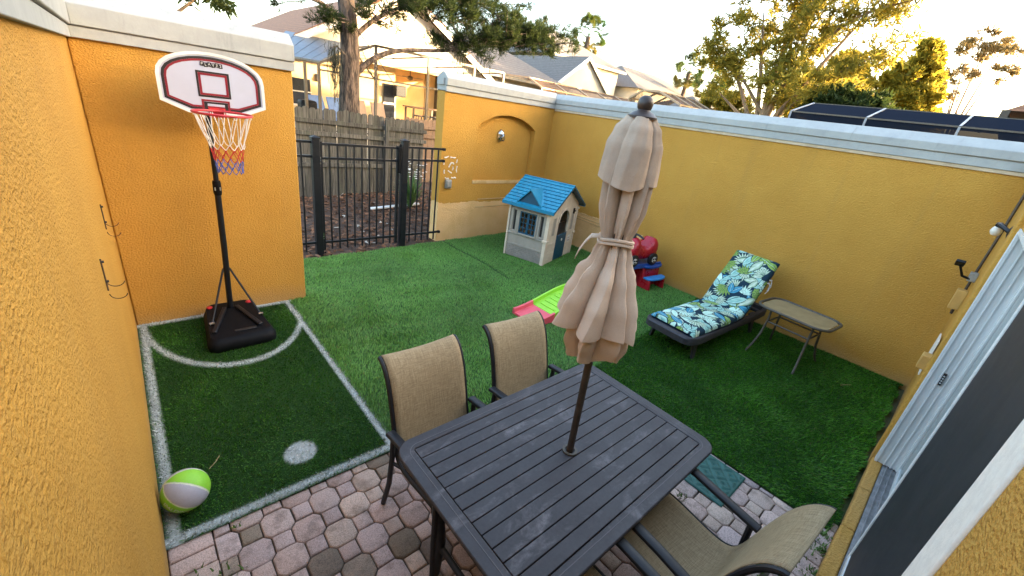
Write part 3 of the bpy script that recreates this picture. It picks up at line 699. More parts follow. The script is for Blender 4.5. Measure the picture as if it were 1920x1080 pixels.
# mulch chips, litter, plant
N = 5200; cx = nrs.uniform(1.2, 7, N); cy = nrs.uniform(5.1, 10.4, N); a = nrs.uniform(0, PI, N); L = nrs.uniform(.015, .06, N); W = L*nrs.uniform(.2, .5, N)
kk = (cy > 6.12+.06*np.maximum(0, cx-2.2)) | (cx < 1.3); kk &= ~((cx > 4.0) & (cy < 6.6)); cx, cy, a, L, W = [q[kk] for q in (cx, cy, a, L, W)]; N = len(cx)
tz = nrs.uniform(-.01, .03, (N, 4)); ux, uy = np.cos(a), np.sin(a); V = []
for i, (s, t) in enumerate(((-1, -1), (1, -1), (1, 1), (-1, 1))): V.append(np.stack([cx+s*L*ux-t*W*uy, cy+s*L*uy+t*W*ux, tz[:, i]-.002], 1))
cc = np.where(nrs.uniform(0, 1, (N, 1)) < .012, np.array([[.45, .4, .34]]), np.array([[.16, .085, .052]])*nrs.uniform(.35, 1.5, (N, 1)))
o = npmesh('mulch_chips', np.stack(V, 1).reshape(-1, 3), [np.arange(N*4).reshape(-1, 4)], attr_mat('chip_wood', .95, .1), colors=np.repeat(cc, 4, 0)); tag(o, 'brown bark chips and pale litter scattered beyond the fence', 'mulch', kind='stuff')
g = G(); g.loft([[(3.75+1.3*t, 8.5+.25*t+dy, .02+dz) for dy, dz in ((-.05, .0), (.05, .0), (.055, .03), (-.055, .025))] for t in (0, .35, .7, 1)]); tag(g.build('gutter_strip', MT['white']), 'broken white strip lying on the mulch behind the gate', 'debris')
T = thing('flowering_plant', 'strap-leaved plant with white flowers against the wooden fence', 'plant', (4.72, 8.55, -.02))
g = G(); h = G()
for k in range(110):
    a = rnd.uniform(0, 6.28); L = rnd.uniform(.45, .85); sp = rnd.uniform(.1, .5); w = .016; b = a+PI/2
    pts = [(sp*t*math.cos(a), sp*t*math.sin(a), L*(t*1.35-.55*t*t*(sp/.35))) for t in (0, .3, .6, .85, 1)]
    L_, R_ = [], []
    for i, p in enumerate(pts):
        ww = w*(1-(i/4)**2*.95); L_.append((p[0]+math.cos(b)*ww, p[1]+math.sin(b)*ww, p[2])); R_.append((p[0]-math.cos(b)*ww, p[1]-math.sin(b)*ww, p[2]))
    g.add(L_+R_, [(i, i+1, 6+i, 5+i) for i in range(4)])
for k in range(36):
    a = rnd.uniform(0, 6.28); r = rnd.uniform(.05, .36); z = rnd.uniform(.72, 1.06); c = Vector((r*math.cos(a), r*math.sin(a), z))
    for j in range(6):
        b = j*PI/3; d = Vector((math.cos(b), math.sin(b), .3))*.045; e = Vector((-math.sin(b), math.cos(b), 0))*.014
        h.add([c, c+d*.5+e, c+d, c+d*.5-e], [(0, 1, 2, 3)])
g.build('leaves', MT['blade'], T, fix=False); h.build('flowers', MT['petal'], T, fix=False)['kind'] = 'stuff'

# ------------------------------------------------------------------ basketball hoop
T = thing('basketball_hoop', 'portable basketball hoop with white backboard and black base', 'basketball hoop', (.56, 4.36, 0))
def rr(x0, x1, y0, y1, r, n=5):
    pts = []
    for cx, cy, a in ((x1-r, y1-r, 0), (x0+r, y1-r, PI/2), (x0+r, y0+r, PI), (x1-r, y0+r, 1.5*PI)):
        for k in range(n+1): b = a+PI/2*k/n; pts.append((cx+r*math.cos(b), cy+r*math.sin(b)))
    return pts
def basering(s, z, back=.40): 
    return [(x*s*(1-.22*max(0, (y+.32)/.72)), y*s if y < 0 else y*back/.40, z) for x, y in rr(-.285, .285, -.355, .40, .09)]
g = G(); g.loft([basering(.97, .0), basering(1.0, .03), basering(1.0, .075), basering(.95, .10), [(x, y, .125+.03*max(0, y+.3)) for x, y, z in basering(.88, 0)]]); base = g.build('base', MT['blackplastic'], T, smooth=True)
def topz(y): return .125+.03*max(0, y+.3)
for s in (-1, 1):
    a = (s*.05, .26, topz(.26)+.012); b = (s*.19-.02, -.20, topz(-.2)+.012); g = G(); g.bar(a, b, .04, .03); g.build('groove_rib', MT['blackmetal'], base, bevel=.008)
    g = G(); g.lathe([(.024, 0), (.026, .012), (.016, .02)], 12, (s*.17, .33, .142)); g.build('filler_cap', MT['red'], base, smooth=True)
G().box((-.05, -.235, topz(-.2)-.002), (.13, -.20, topz(-.2)+.009)).build('hand_slot', MT['print_black'], base, bevel=.004)
pole = G(); pole.tube([(.0, .285, .08), (.02, .285, .8), (.03, .285, 1.42)], .026, 12); pole = pole.build('pole', MT['blackmetal'], T, smooth=True)
g = G(); g.tube([(.03, .285, 1.36), (.036, .285, 2.2)], .021, 12); g.build('upper_pole', MT['blackmetal'], pole, smooth=True)
g = G(); g.lathe([(.029, -.02), (.034, 0), (.034, .09), (.03, .11)], 12, (.03, .285, 1.32)); g.build('collar', MT['blackplastic'], pole, smooth=True)
G().box((.005, .255, 1.345), (.055, .2575, 1.375)).build('height_sticker', MT['zinc'], pole)
for s, e in ((-1, (-.20, -.03)), (1, (.215, .0))):
    g = G(); g.tube([(.012, .285, .60), (.012+s*.03, .28, .56), (e[0], e[1], topz(e[1])+.01)], .010, 8); st = g.build('strut', MT['blackmetal'], T, smooth=True)
    g = G(); g.lathe([(.014, -.02), (.014, .02)], 8, (e[0], e[1], topz(e[1])+.02), 'x'); g.build('bolt', MT['steel'], st)
BX, BY, BZ = .085, .13, 2.015       # centre of the board's lower edge, in hoop coordinates
def board_outline(sc=1.0):
    pts = [(-.19, .0), (.19, .0), (.365, .075), (.365, .265)]
    n = 14
    for k in range(1, n):
        a = PI*k/n; pts.append((.365*math.cos(a), .265+.195*max(0, math.sin(a))**.92))
    pts.append((-.365, .265)); pts.append((-.365, .075))
    return [(x*sc, .225+(z-.225)*(1-(1-sc)*1.55)) for x, z in pts]
bd = G(); bd.prism(board_outline(), 0, .03, lambda p, q, l: (BX+p, BY+l, BZ+q)); board = bd.build('backboard', MT['board'], T, bevel=.006)
def prn(name, a, b, m, lev=.0015):
    g = G(); g.ring(board_outline(a), board_outline(b), 0, -lev, lambda p, q, l: (BX+p, BY+l, BZ+q)); return g.build(name, m, board)
g = G(); g.ring(board_outline(1.004), board_outline(.945), .0, -.006, lambda p, q, l: (BX+p, BY+l, BZ+q)); g.build('edge_trim', MT['board_edge'], board)
prn('border_line', .915, .865, MT['print_black']); prn('border_line', .864, .825, MT['darkred'])
def sqr(w, h, cz): return [(-w, cz-h), (w, cz-h), (w, cz+h), (-w, cz+h)]
def prr(w1, h1, w2, h2, cz, m, lev=.002):
    g = G(); g.ring(sqr(w1, h1, cz), sqr(w2, h2, cz), 0, -lev, lambda p, q, l: (BX+p, BY+l, BZ+q)); g.build('target_square', m, board)
prr(.113, .097, .099, .083, .225, MT['print_black']); prr(.098, .082, .082, .066, .225, MT['darkred'])
prr(.098, .05, .084, .036, .06, MT['darkred']); prr(.083, .035, .060, .022, .058, MT['print_black'])
def text_mesh(body, size, extr=.0006):
    cu = bpy.data.curves.new('t', 'FONT'); cu.body = body; cu.size = size; cu.align_x = 'CENTER'; cu.align_y = 'CENTER'; cu.extrude = extr
    to = bpy.data.objects.new('t', cu); col.objects.link(to); bpy.context.view_layer.update()
    me = bpy.data.meshes.new_from_object(to.evaluated_get(bpy.context.evaluated_depsgraph_get()))
    bpy.data.objects.remove(to); bpy.data.curves.remove(cu); return me
for k, chx in enumerate('PLAY22'):
    x = -.0625+.025*k; dz = (.002, -.003, .002, -.002, .003, -.001)[k]; a = (.12, -.1, .08, -.12, .1, -.06)[k]
    g = G(); M = Matrix.Rotation(a, 3, 'Y'); g.obox((BX+x, BY-.0015, BZ+.372+dz), (.026, .003, .032), M); tile = g.build('logo_tile', MT['print_black'], board)
    me = text_mesh(chx, .027); me.materials.append(MT['board_edge']); o = bpy.data.objects.new('logo_letter', me); col.objects.link(o); o.parent = tile
    o.location = (BX+x, BY-.0035, BZ+.372+dz); o.rotation_euler = (PI/2, a, 0)
RX, RY, RZ, RR = .085, -.115, 2.045, .20
g = G(); g.tube([(RX+RR*math.cos(2*PI*k/40), RY+RR*math.sin(2*PI*k/40), RZ) for k in range(41)], .0095, 8, False); rim = g.build('rim', MT['red'], T, smooth=True)
g = G(); g.box((BX-.06, BY-.012, RZ-.055), (BX+.06, BY-.002, RZ+.02)); g.bar((BX-.05, BY, RZ), (BX-.05, RY+RR-.01, RZ), .012, .02); g.bar((BX+.05, BY, RZ), (BX+.05, RY+RR-.01, RZ), .012, .02); g.build('rim_bracket', MT['red'], rim)
g = G()
for k in range(12):
    a = 2*PI*(k+.5)/12; g.tube([(RX+(RR+.012*q)*math.cos(a+b), RY+(RR+.012*q)*math.sin(a+b), RZ-.012+z) for q, b, z in ((-.4, -.04, .005), (-.4, -.03, -.014), (-.4, .03, -.014), (-.4, .04, .005))], .003, 5)
g.build('net_hooks', MT['board_edge'], rim, smooth=True)['kind'] = 'stuff'
nk = 12
def nr(z): t = min(1, z/.44); return .19*(1-t)+.092*t-.018*math.sin(t*PI)
def npt(k, z, off=0): 
    a = 2*PI*(k+off+.5)/nk; r = nr(z); return (RX+.02*z+r*math.cos(a), RY+.05*z+r*math.sin(a), RZ-.015-z)
wob = lambda: rnd.uniform(-.006, .006)
def cordset(rows, m, name):
    g = G()
    for k in range(nk):
        for (z0, o0, z1, o1) in rows:
            p, q = Vector(npt(k, z0, o0)), Vector(npt(k, z1, o1)); mid = (p+q)/2+Vector((wob(), wob(), -.006))
            g.tube([p, mid, q], .0032, 5)
    return g.build(name, m, T, smooth=True)
net = cordset([(0, -.08, .205, -.5), (0, .08, .205, .5), (.205, -.5, .255, 0), (.205, .5, .255, 0)], MT['cord_white'], 'net')
for m, nm, z in ((MT['cord_red'], 'red_cords', .255), (MT['cord_blue'], 'blue_cords', .355)):
    o = cordset([(z, 0, z+.05, -.5), (z, 0, z+.05, .5), (z+.05, -.5, z+.10, 0), (z+.05, .5, z+.10, 0)], m, nm); o.parent = net

# ------------------------------------------------------------------ ball
R = .118; nu, nv = 160, 90
U, Vv = np.meshgrid(np.linspace(0, 2*PI, nu, endpoint=False), np.linspace(.001, PI-.001, nv)); Pn = np.stack([np.sin(Vv)*np.cos(U), np.sin(Vv)*np.sin(U), np.cos(Vv)], -1).reshape(-1, 3)
ax_a = np.array([.72, -.20, -.66]); ax_a /= np.linalg.norm(ax_a)      # axis through the two points where the seams meet
ax_b = np.array([-.09, -.86, .51]); ax_b -= ax_a*(ax_b@ax_a); ax_b /= np.linalg.norm(ax_b); ax_c = np.cross(ax_a, ax_b)
lon = np.arctan2(Pn@ax_c, Pn@ax_b)/(PI/3)+.5; rad_ = np.sqrt(np.maximum(1e-6, 1-(Pn@ax_a)**2))
seam = np.abs(lon-np.round(lon))*(PI/3)*rad_; seam = np.minimum(seam, 1)
sel = np.floor(lon).astype(int) % 2
lime = np.array([.26, .60, .045]); grey = np.array([.40, .40, .47]); cl = np.where(sel[:, None] == 1, lime, grey)
cl[seam < .035] = (.66, .70, .52)
cl *= nrs.uniform(.94, 1.05, (len(cl), 1))
dep = R*(1-.012*np.clip(1-seam/.03, 0, 1))
i = np.arange(nu*(nv-1)); a, b = i//nu, i % nu; F = np.stack([a*nu+b, (a+1)*nu+b, (a+1)*nu+(b+1) % nu, a*nu+(b+1) % nu], 1)
ball = npmesh('basketball', Pn*dep[:, None], [F], MT['ball'], colors=cl, smooth=True); ball.location = (-.052, 2.375, R+.012); tag(ball, 'lime and grey basketball on the court by the bright yellow wall', 'ball')
me = text_mesh('SPALDING', .036, 0); tn = Vector((-.52, -.80, -.22)).normalized(); tu = Vector((.66, -.30, -.62)); tu = (tu-tn*tu.dot(tn)).normalized(); tw = tn.cross(tu)
for v in me.vertices:
    q = (tn*R+tu*v.co.x+tw*v.co.y).normalized()*(R+.0012); v.co = q
me.materials.append(MT['board_edge']); o = bpy.data.objects.new('lettering', me); col.objects.link(o); o.parent = ball

# ------------------------------------------------------------------ hooks, outlet and lion mask
def hook_obj(y, z, label):
    T = thing('wall_hook', label, 'hook', (-.18, y, z), 0, 'wire hooks on the yellow wall')
    g = G(); g.tube([(.007, 0, .09), (.007, 0, -.08)], .0035, 6); bar = g.build('bar', MT['rust'], T)
    for zz in (.075, -.03): g = G(); g.lathe([(.008, 0), (.006, .012)], 8, (.006, 0, zz), 'x'); g.build('screw', MT['print_black'], T)
    for z0 in (-.03, -.10):
        g = G(); g.tube([(.008+.034*(1-math.cos(a)), .01*math.sin(a), z0-.035*math.sin(a)) for a in np.linspace(0, 2.9, 12)], .0022, 6); g.build('wire', MT['rust'], T, smooth=True)
hook_obj(3.80, 1.36, 'upper rusty wire hook, farther along the yellow wall')
hook_obj(2.72, 1.36, 'lower rusty wire hook, nearer along the yellow wall')
T = thing('outdoor_outlet', 'grey metal outlet box on the wall below the glue marks', 'outlet', (4.20, 6.32, 1.03))
G().box((-.06, -.05, -.075), (.06, .002, .075)).build('box', MT['zinc'], T, bevel=.008)
G().box((-.05, -.068, -.055), (.05, -.05, .06)).build('cover', MT['zinc'], T, bevel=.012)
T = thing('wall_ornament', 'silver animal face ornament hanging in the arched niche', 'ornament', (5.37, 6.43, 1.90))
g = G(); g.loft([[(.085*s*math.cos(a)*(1+.08*math.cos(5*a)), -d, .115*s*math.sin(a)*(1+.06*math.cos(7*a))) for a in [2*PI*k/28 for k in range(28)]] for s, d in ((1, 0), (1, .018), (.86, .04), (.66, .06), (.4, .075), (.1, .082))]); g.build('face', MT['steel'], T, smooth=True)
g = G(); g.lathe([(.034, 0), (.038, .02), (.026, .045), (.008, .05)], 12, (0, -.115, -.035), 'y'); g.add([(-.014, -.08, .05), (.014, -.08, .05), (.024, -.115, -.02), (-.024, -.115, -.02), (0, -.11, .03)], [(0, 1, 4), (1, 2, 4), (2, 3, 4), (3, 0, 4)]); g.build('muzzle', MT['steel'], T, smooth=True)
for s in (-1, 1): g = G(); g.lathe([(.004, -.012), (.014, -.004), (.014, .004), (.004, .010)], 10, (s*.035, -.068, .025), 'y'); g.build('eye', MT['print_black'], T, smooth=True)
g = G(); g.obox((0, -.098, -.072), (.05, .03, .03)); g.build('mouth', MT['print_black'], T, bevel=.01)

# ------------------------------------------------------------------ playhouse
T = thing('playhouse', 'toy playhouse with blue shingled roof and teal half door', 'playhouse', (5.04, 4.53, .012), math.radians(17.5))
DW, WW, EH, RH = 1.15, .79, .985, 1.30        # door side along X, window side along Y
def pf(name, m, boxes, bevel=.006, parent=None):
    g = G(); [g.box(*b) for b in boxes]; return g.build(name, m, parent or T, bevel=bevel)
# window wall (plane x=0) with an opening
w0, w1, wz0, wz1 = .235, .555, .45, .83
ww = pf('window_wall', MT['taupe'], [((.02, .03, .0), (.05, .79-.03, wz0)), ((.02, .03, wz1), (.05, .76, EH+.02)), ((.02, .03, wz0), (.05, w0, wz1)), ((.02, w1, wz0), (.05, .76, wz1))], 0)
g = G()
for r_ in range(6):
    z = .012+.033*r_
    for k in range(6):
        y = .045+.128*k-(.064 if r_ % 2 else 0); a, b = max(.042, y), min(.748, y+.120)
        if b-a > .02: g.box((.008, a, z), (.021, b, z+.028))
o = g.build('brick_relief', mat('relief_grey', (.30, .27, .24), .6, (.25, .225, .2), 8), ww); o['kind'] = 'stuff'
pf('ledge', MT['taupe'], [((.002, .03, .405), (.022, .76, .44))], .005, ww)
pf('water_table', MT['taupe'], [((.004, .03, .215), (.021, .76, .235))], .004, ww)
for a, b in ((.055, .205), (.585, .735)):
    s_ = pf('shutter', MT['taupe'], [((.0, a, .44), (.022, a+.045, .86)), ((.0, b-.045, .44), (.022, b, .86)), ((.0, a+.045, .44), (.022, b-.045, .475)), ((.0, a+.045, .825), (.022, b-.045, .86))], .004)
    pf('slit', MT['print_black'], [((.0195, a+.055, .48), (.0225, b-.055, .82))], 0, s_)
wf = pf('window', MT['taupe'], [((-.008, w0-.03, wz0-.03), (.03, w0, wz1+.03)), ((-.008, w1, wz0-.03), (.03, w1+.03, wz1+.03)), ((-.008, w0, wz0-.03), (.03, w1, wz0)), ((-.008, w0, wz1), (.03, w1, wz1+.03))], .005)
mid = (w0+w1)/2
for a, b in ((w0+.002, mid-.002), (mid+.002, w1-.002)):
    bx = [((.0, a, wz0), (.02, a+.018, wz1)), ((.0, b-.018, wz0), (.02, b, wz1)), ((.0, a+.018, wz0), (.02, b-.018, wz0+.02)), ((.0, a+.018, wz1-.02), (.02, b-.018, wz1))]
    bx += [((.004, (a+b)/2-.006, wz0+.02), (.016, (a+b)/2+.006, wz1-.02))]+[((.004, a+.018, wz0+.02+.085*k-.006), (.016, b-.018, wz0+.02+.085*k+.006)) for k in (1, 2, 3)]
    pf('sash', MT['sashblue'], bx, 0, wf)
# other walls
pf('back_wall', MT['taupe'], [((DW-.05, .03, 0), (DW-.02, .76, EH+.02))], 0)
pf('floor_panel', MT['taupe'], [((.05, .05, .0), (DW-.05, .74, .012))], 0)
def gable(name, y, m, arch, thick):
    g = G(); g.add([], [])
    if arch:
        arch_wall(g, 0, DW, 0, EH, .40, .80, .0, .70, .90, y, None, 14)
        arch_wall(g, 0, DW, 0, EH, .40, .80, .0, .70, .90, y+thick, None, 14)
        xs = [.40+.4*i/14 for i in range(15)]; Rr = (.04+.04)/(.4); 
        w = .2; Rr = (w*w+.04)/(.4); zz = [.90-Rr+math.sqrt(max(0, Rr*Rr-(x-.6)**2)) for x in xs]
        for i in range(14): g.add([(xs[i], y, zz[i]), (xs[i], y+thick, zz[i]), (xs[i+1], y+thick, zz[i+1]), (xs[i+1], y, zz[i+1])], [(0, 1, 2, 3)])
        for x in (.40, .80): g.add([(x, y, 0), (x, y+thick, 0), (x, y+thick, .70), (x, y, .70)], [(0, 1, 2, 3)])
        for x in (0, DW): g.add([(x, y, 0), (x, y+thick, 0), (x, y+thick, EH), (x, y, EH)], [(0, 1, 2, 3)])
    else: g.box((0, y, 0), (DW, y+thick, EH))
    g.prism([(.0, EH), (DW, EH), (DW/2, RH-.02)], y, y+thick, lambda p, q, l: (p, l, q)); return g.build(name, m, T, fix=True)
dwall = gable('door_wall', 0, MT['cream'], True, .03); gable('rear_wall', .76, MT['cream'], False, .03)
g = G(); 
w = .2; Rr = (w*w+.04)/.4
def arc_pts(d): return [(.6+(Rr+d)*math.sin(t), .90-Rr+(Rr+d)*math.cos(t)) for t in np.linspace(-PI/2, PI/2, 15)]
g.ring(arc_pts(.035)+[(.835, .45), (.365, .45)][:0], arc_pts(0), 0, -.012, lambda p, q, l: (p, l, q)); g.build('arch_trim', MT['cream'], dwall)
for x in (0, DW):
    s = -1 if x == 0 else 1
    pf('corner_post', MT['cream'], [((x-.012 if s < 0 else x-.045, -.012, 0), (x+.045 if s < 0 else x+.012, .05, EH-.12))], .006, dwall)
    pf('post_cap', MT['cream'], [((x-.03 if s < 0 else x-.06, -.03, EH-.12), (x+.06 if s < 0 else x+.03, .07, EH-.085))], .008, dwall)
    pf('post_band', MT['cream'], [((x-.026 if s < 0 else x-.06, -.026, .40), (x+.06 if s < 0 else x+.026, .07, .445))], .008, dwall)
for a, b in ((.05, .385), (.815, DW-.05)):
    for k in range(8): pf('clapboard', MT['cream'], [((a, -.009, .02+.045*k), (b, -.0005, .057+.045*k))], .004, dwall)
    pf('side_pane', MT['taupe'], [(((a+b)/2-.05, -.006, .50), ((a+b)/2+.05, -.0005, .80))], .004, dwall)
    pf('pane_trim', MT['cream'], [(((a+b)/2-.062, -.010, .49), ((a+b)/2-.048, -.0007, .81)), (((a+b)/2+.048, -.010, .49), ((a+b)/2+.062, -.0007, .81))], .003, dwall)
dr = pf('half_door', MT['teal'], [((.405, -.016, .012), (.795, .012, .47))], .012)
g = G(); g.lathe([(.022, 0), (.026, .004), (.02, .010)], 14, (.60, -.026, .37), 'y'); g.build('door_badge', MT['hub'], dr, smooth=True)
pf('door_knob', MT['cream'], [((.775, -.03, .47), (.80, .0, .50))], .006, dr)
ltn = G(); ltn.box((.93, -.035, .80), (.955, -.005, .90)); ltn.box((.925, -.05, .84), (.96, -.03, .865)); ltn.build('lantern', MT['print_black'], dwall, bevel=.004)
sg = pf('sign', MT['hub'], [((.88, -.0115, .27), (.99, -.0095, .40))], 0, dwall)
g = G(); g.box((.895, -.0125, .29), (.975, -.0118, .30)); g.box((.905, -.0125, .345), (.965, -.0118, .353)); g.build('sign_print', MT['darkred'], dwall)
# roof: ridge runs along Y over the middle of the door side
ov = .075; ys, ye = -.10, .89
rise = (RH-(EH-.02)); half = DW/2
def roof_pt(s, t, y, up=0):   # s=-1/+1 slope, t 0 ridge .. 1 eave
    k = rise/half; nx, nz = k/math.hypot(1, k), 1/math.hypot(1, k)
    return (half+s*(half+ov)*t+s*nx*up, y, RH-(half+ov)*k*t+nz*up)
roof = G()
for s in (-1, 1):
    roof.add([roof_pt(s, 0, ys), roof_pt(s, 1, ys), roof_pt(s, 1, ye), roof_pt(s, 0, ye), roof_pt(s, 0, ys, .03), roof_pt(s, 1, ys, .03), roof_pt(s, 1, ye, .03), roof_pt(s, 0, ye, .03)], [(0,3,2,1),(4,5,6,7),(0,1,5,4),(1,2,6,5),(2,3,7,6),(3,0,4,7)])
roof = roof.build('roof', MT['teal'], T)
g = G(); NR, NC = 9, 11
for s in (-1, 1):
    for r_ in range(NR):
        for k in range(NC+1):
            y0 = ys+(ye-ys)*(k-(.5 if r_ % 2 else 0))/NC; y1 = y0+(ye-ys)/NC-.006; y0, y1 = max(y0, ys), min(y1, ye)
            if y1-y0 < .015: continue
            t0, t1 = r_/NR, (r_+1)/NR-.012
            lo, hi = .031, .041; 
            g.add([roof_pt(s, t0, y0, lo), roof_pt(s, t1, y0, lo), roof_pt(s, t1, y1, lo), roof_pt(s, t0, y1, lo), roof_pt(s, t0, y0, lo+.003), roof_pt(s, t1, y0, hi), roof_pt(s, t1, y1, hi), roof_pt(s, t0, y1, lo+.003)], [(0,3,2,1),(4,5,6,7),(0,1,5,4),(1,2,6,5),(2,3,7,6),(3,0,4,7)])
o = g.build('shingles', MT['roofblue'], roof); o['kind'] = 'stuff'
g = G(); g.bar((half, ys, RH+.035), (half, ye, RH+.035), .05, .02); g.build('ridge_cap', MT['roofblue'], roof, bevel=.006)
for s in (-1, 1):   # eave strips in roof blue
    g = G(); g.bar(roof_pt(s, 1.005, ys, .016), roof_pt(s, 1.005, ye, .016), .02, .05); g.build('eave_trim', MT['roofblue'], roof)
for s in (-1, 1):   # gabled dormers, one on each slope
    yc = .395; wz = .20; xe = half+s*(half+ov)*.93; xr = half+s*(half+ov)*.42; ze = roof_pt(s, .93, 0, .04)[2]; za = ze+.215
    d = G(); d.add([(xe, yc-wz, ze), (xe, yc+wz, ze), (xe, yc, za)], [(0, 1, 2)])
    dm = d.build('dormer', MT['teal'], T)
    g = G(); xo = xe+s*.03
    for q in (-1, 1):
        e0 = Vector((xo, yc+q*(wz+.03), ze-.012)); a0 = Vector((xo, yc, za+.012)); a1 = Vector((xr-s*.08, yc, za+.012)); e1 = Vector((xe-s*.05, yc+q*(wz+.03), ze+.02)); up = Vector((0, 0, .022))
        g.add([e0, a0, a1, e1, e0+up, a0+up, a1+up, e1+up], [(0,1,2,3),(4,7,6,5),(0,4,5,1),(1,5,6,2),(2,6,7,3),(3,7,4,0)])
    g.build('dormer_roof', MT['roofblue'], dm)
tag(G().box((5.30, 4.98, .012), (5.42, 5.1, .60)).build('toy_box', MT['toygreen'], bevel=.02), 'green plastic toy standing inside the playhouse window', 'toy')

# ------------------------------------------------------------------ toy ramp
T = thing('toy_ramp', 'lime and pink plastic toy ramp lying on the turf', 'toy ramp', (3.36, 3.19, .012), math.radians(.5))
def rz_(x): return .028+.17*(1-math.cos(PI*min(1, x/1.05)))/2
def ramp_part(name, xa, xb, m, par=None):
    n = 10; xs = [xa+(xb-xa)*i/n for i in range(n+1)]; hw = .215
    sec = lambda x: [(x, -hw, 0), (x, -hw, rz_(x)+.05), (x, -hw+.03, rz_(x)+.05), (x, -hw+.04, rz_(x)), (x, hw-.04, rz_(x)), (x, hw-.03, rz_(x)+.05), (x, hw, rz_(x)+.05), (x, hw, 0)]
    g = G(); g.loft([sec(x) for x in xs]); return g.build(name, m, par or T, smooth=True, bevel=.004)
ramp_part('foot_section', 0.03, .36, MT['toypink']); top_ = ramp_part('upper_section', .362, 1.5, MT['toygreen'])
for k in range(10):
    x = .45+.085*k; G().obox((x, 0, rz_(x)+.003), (.022, .26, .008)).build('tread_rib', MT['toygreen'], top_, bevel=.003)

# ------------------------------------------------------------------ toy steps and ride-on car
T = thing('toy_track', 'blue toy track deck with red sides and two blue steps', 'toy track', (5.98, 3.12, .01), math.radians(-6))
G().box((-1.0, .06, .33), (.42, .44, .375)).build('deck', MT['toyblue'], T, bevel=.012)
for y in (.06, .41): G().box((-1.0, y, .376), (.42, y+.03, .40)).build('deck_lip', MT['toyblue'], T, bevel=.006)
g = G(); g.prism([(0, 0), (.06, 0), (.04, .33), (.0, .33)], .08, .42, lambda p, q, l: (p, l, q)); g.build('leg_panel', MT['toyred'], T, bevel=.008)
for x in (.0, .37):
    g = G(); g.prism([(-.12, 0), (.34, 0), (.34, .32), (.06, .32), (.04, .16), (-.10, .155)], x, x+.04, lambda p, q, l: (l, p, q)); g.build('side_panel', MT['toyred'], T, bevel=.008)
G().box((.04, .05, .01), (.37, .07, .30)).build('riser', MT['toyred'], T)
def step_poly(w, d): return [(-w, d)]+[(-w*math.cos(a)*.98, -d*math.sin(a)*1.0) for a in np.linspace(0, PI, 11)]+[(w, d)]
g = G(); g.prism(step_poly(.235, .075), .165, .20, lambda p, q, l: (.205+p, -.06+q, l)); g.build('lower_step', MT['toysky'], T, bevel=.01)
g = G(); g.prism(step_poly(.225, .075), .335, .376, lambda p, q, l: (.205+p, .055+q, l)); g.build('upper_step', MT['toyblue'], T, bevel=.01)
T = thing('ride_on_car', 'red ride-on toy car parked on the blue track', 'toy car', (5.92, 3.36, .385), math.radians(-8))
def sup(x, hw, z0, z1, e=2.6, n=20):
    cz, hz = (z0+z1)/2, (z1-z0)/2; out = []
    for k in range(n):
        a = 2*PI*k/n; c, s = math.cos(a), math.sin(a)
        out.append((x, hw*math.copysign(abs(c)**(2/e), c), cz+hz*math.copysign(abs(s)**(2/e), s)))
    return out
g = G(); g.loft([sup(-.37, .06, .12, .20), sup(-.35, .12, .08, .26), sup(-.26, .16, .07, .34), sup(-.16, .165, .07, .42), sup(-.10, .15, .07, .44), sup(-.04, .13, .07, .36), sup(.02, .13, .07, .285), sup(.12, .14, .07, .29), sup(.19, .15, .07, .37), sup(.26, .16, .07, .43), sup(.32, .15, .08, .42), sup(.37, .11, .11, .34), sup(.385, .06, .15, .28)]); body = g.build('body', MT['toyred'], T, smooth=True)
for s in (-1, 1):
    for x in (-.22, .24):
        g = G(); g.lathe([(.085, -.03), (.10, -.022), (.10, .022), (.085, .03)], 18, (x, s*.165, .10), 'y'); w_ = g.build('wheel', MT['tyre'], T, smooth=True)
        g = G(); g.lathe([(.05, -.004), (.05, .004), (.02, .01)], 14, (x, s*.195, .10), 'y'); hb = g.build('hub', MT['hub'], w_, smooth=True)
        g = G(); [g.obox((x+.028*math.cos(b), s*.203, .10+.028*math.sin(b)), (.022, .014, .022)) for b in (.5, 2.6, 4.7)]; g.build('hub_hole', MT['tyre'], w_)
    g = G(); g.lathe([(.034, 0), (.03, .02), (.01, .026)], 12, (-.335, s*.075, .25), 'x'); g.build('headlight', MT['hub'], T, smooth=True)
g = G(); g.tube([(-.14, 0, .41), (-.12, 0, .47)], .02, 8); g.tube([(-.12, -.17, .46), (-.115, -.06, .485), (-.115, .06, .485), (-.12, .17, .46)], .016, 8); g.build('handlebar', MT['tyre'], T, smooth=True)

# ------------------------------------------------------------------ lounger with cushion
T = thing('sun_lounger', 'dark grey plastic sun lounger with raised back beside the long wall', 'sun lounger', (4.40, 1.865, .0), math.radians(-3.8))
LN = 2.06
def hwid(x):
    e = min(x, LN-x); k = 1 if e > .16 else math.sqrt(max(0, 1-((.16-e)/.16)**2))
    return (.335-.035*math.sin(PI*min(1, max(0, (x-.3)/1.5))))*(.62+.38*k)
def dz_(x): return .315-.035*math.sin(PI*min(1, max(0, (x-.1)/1.7)))+.03*max(0, (x-1.5)/.56)
xs = [LN*(.5-.5*math.cos(PI*i/40)) for i in range(41)]
rim_o = [(x, hwid(x)) for x in xs]+[(x, -hwid(x)) for x in xs[::-1]]
inn = [(min(max(x, .07), LN-.09), math.copysign(max(.02, abs(y)-.055), y)) for x, y in rim_o]
g = G(); n_ = len(rim_o)
rings = [[(x, y, dz_(x)-.085) for x, y in rim_o], [(x, y, dz_(x)-.015) for x, y in rim_o], [(x+(ix-x)*.2, y+(iy-y)*.2, dz_(x)) for (x, y), (ix, iy) in zip(rim_o, inn)], [(ix, iy, dz_(ix)) for ix, iy in inn], [(ix, iy, dz_(ix)-.075) for ix, iy in inn]]
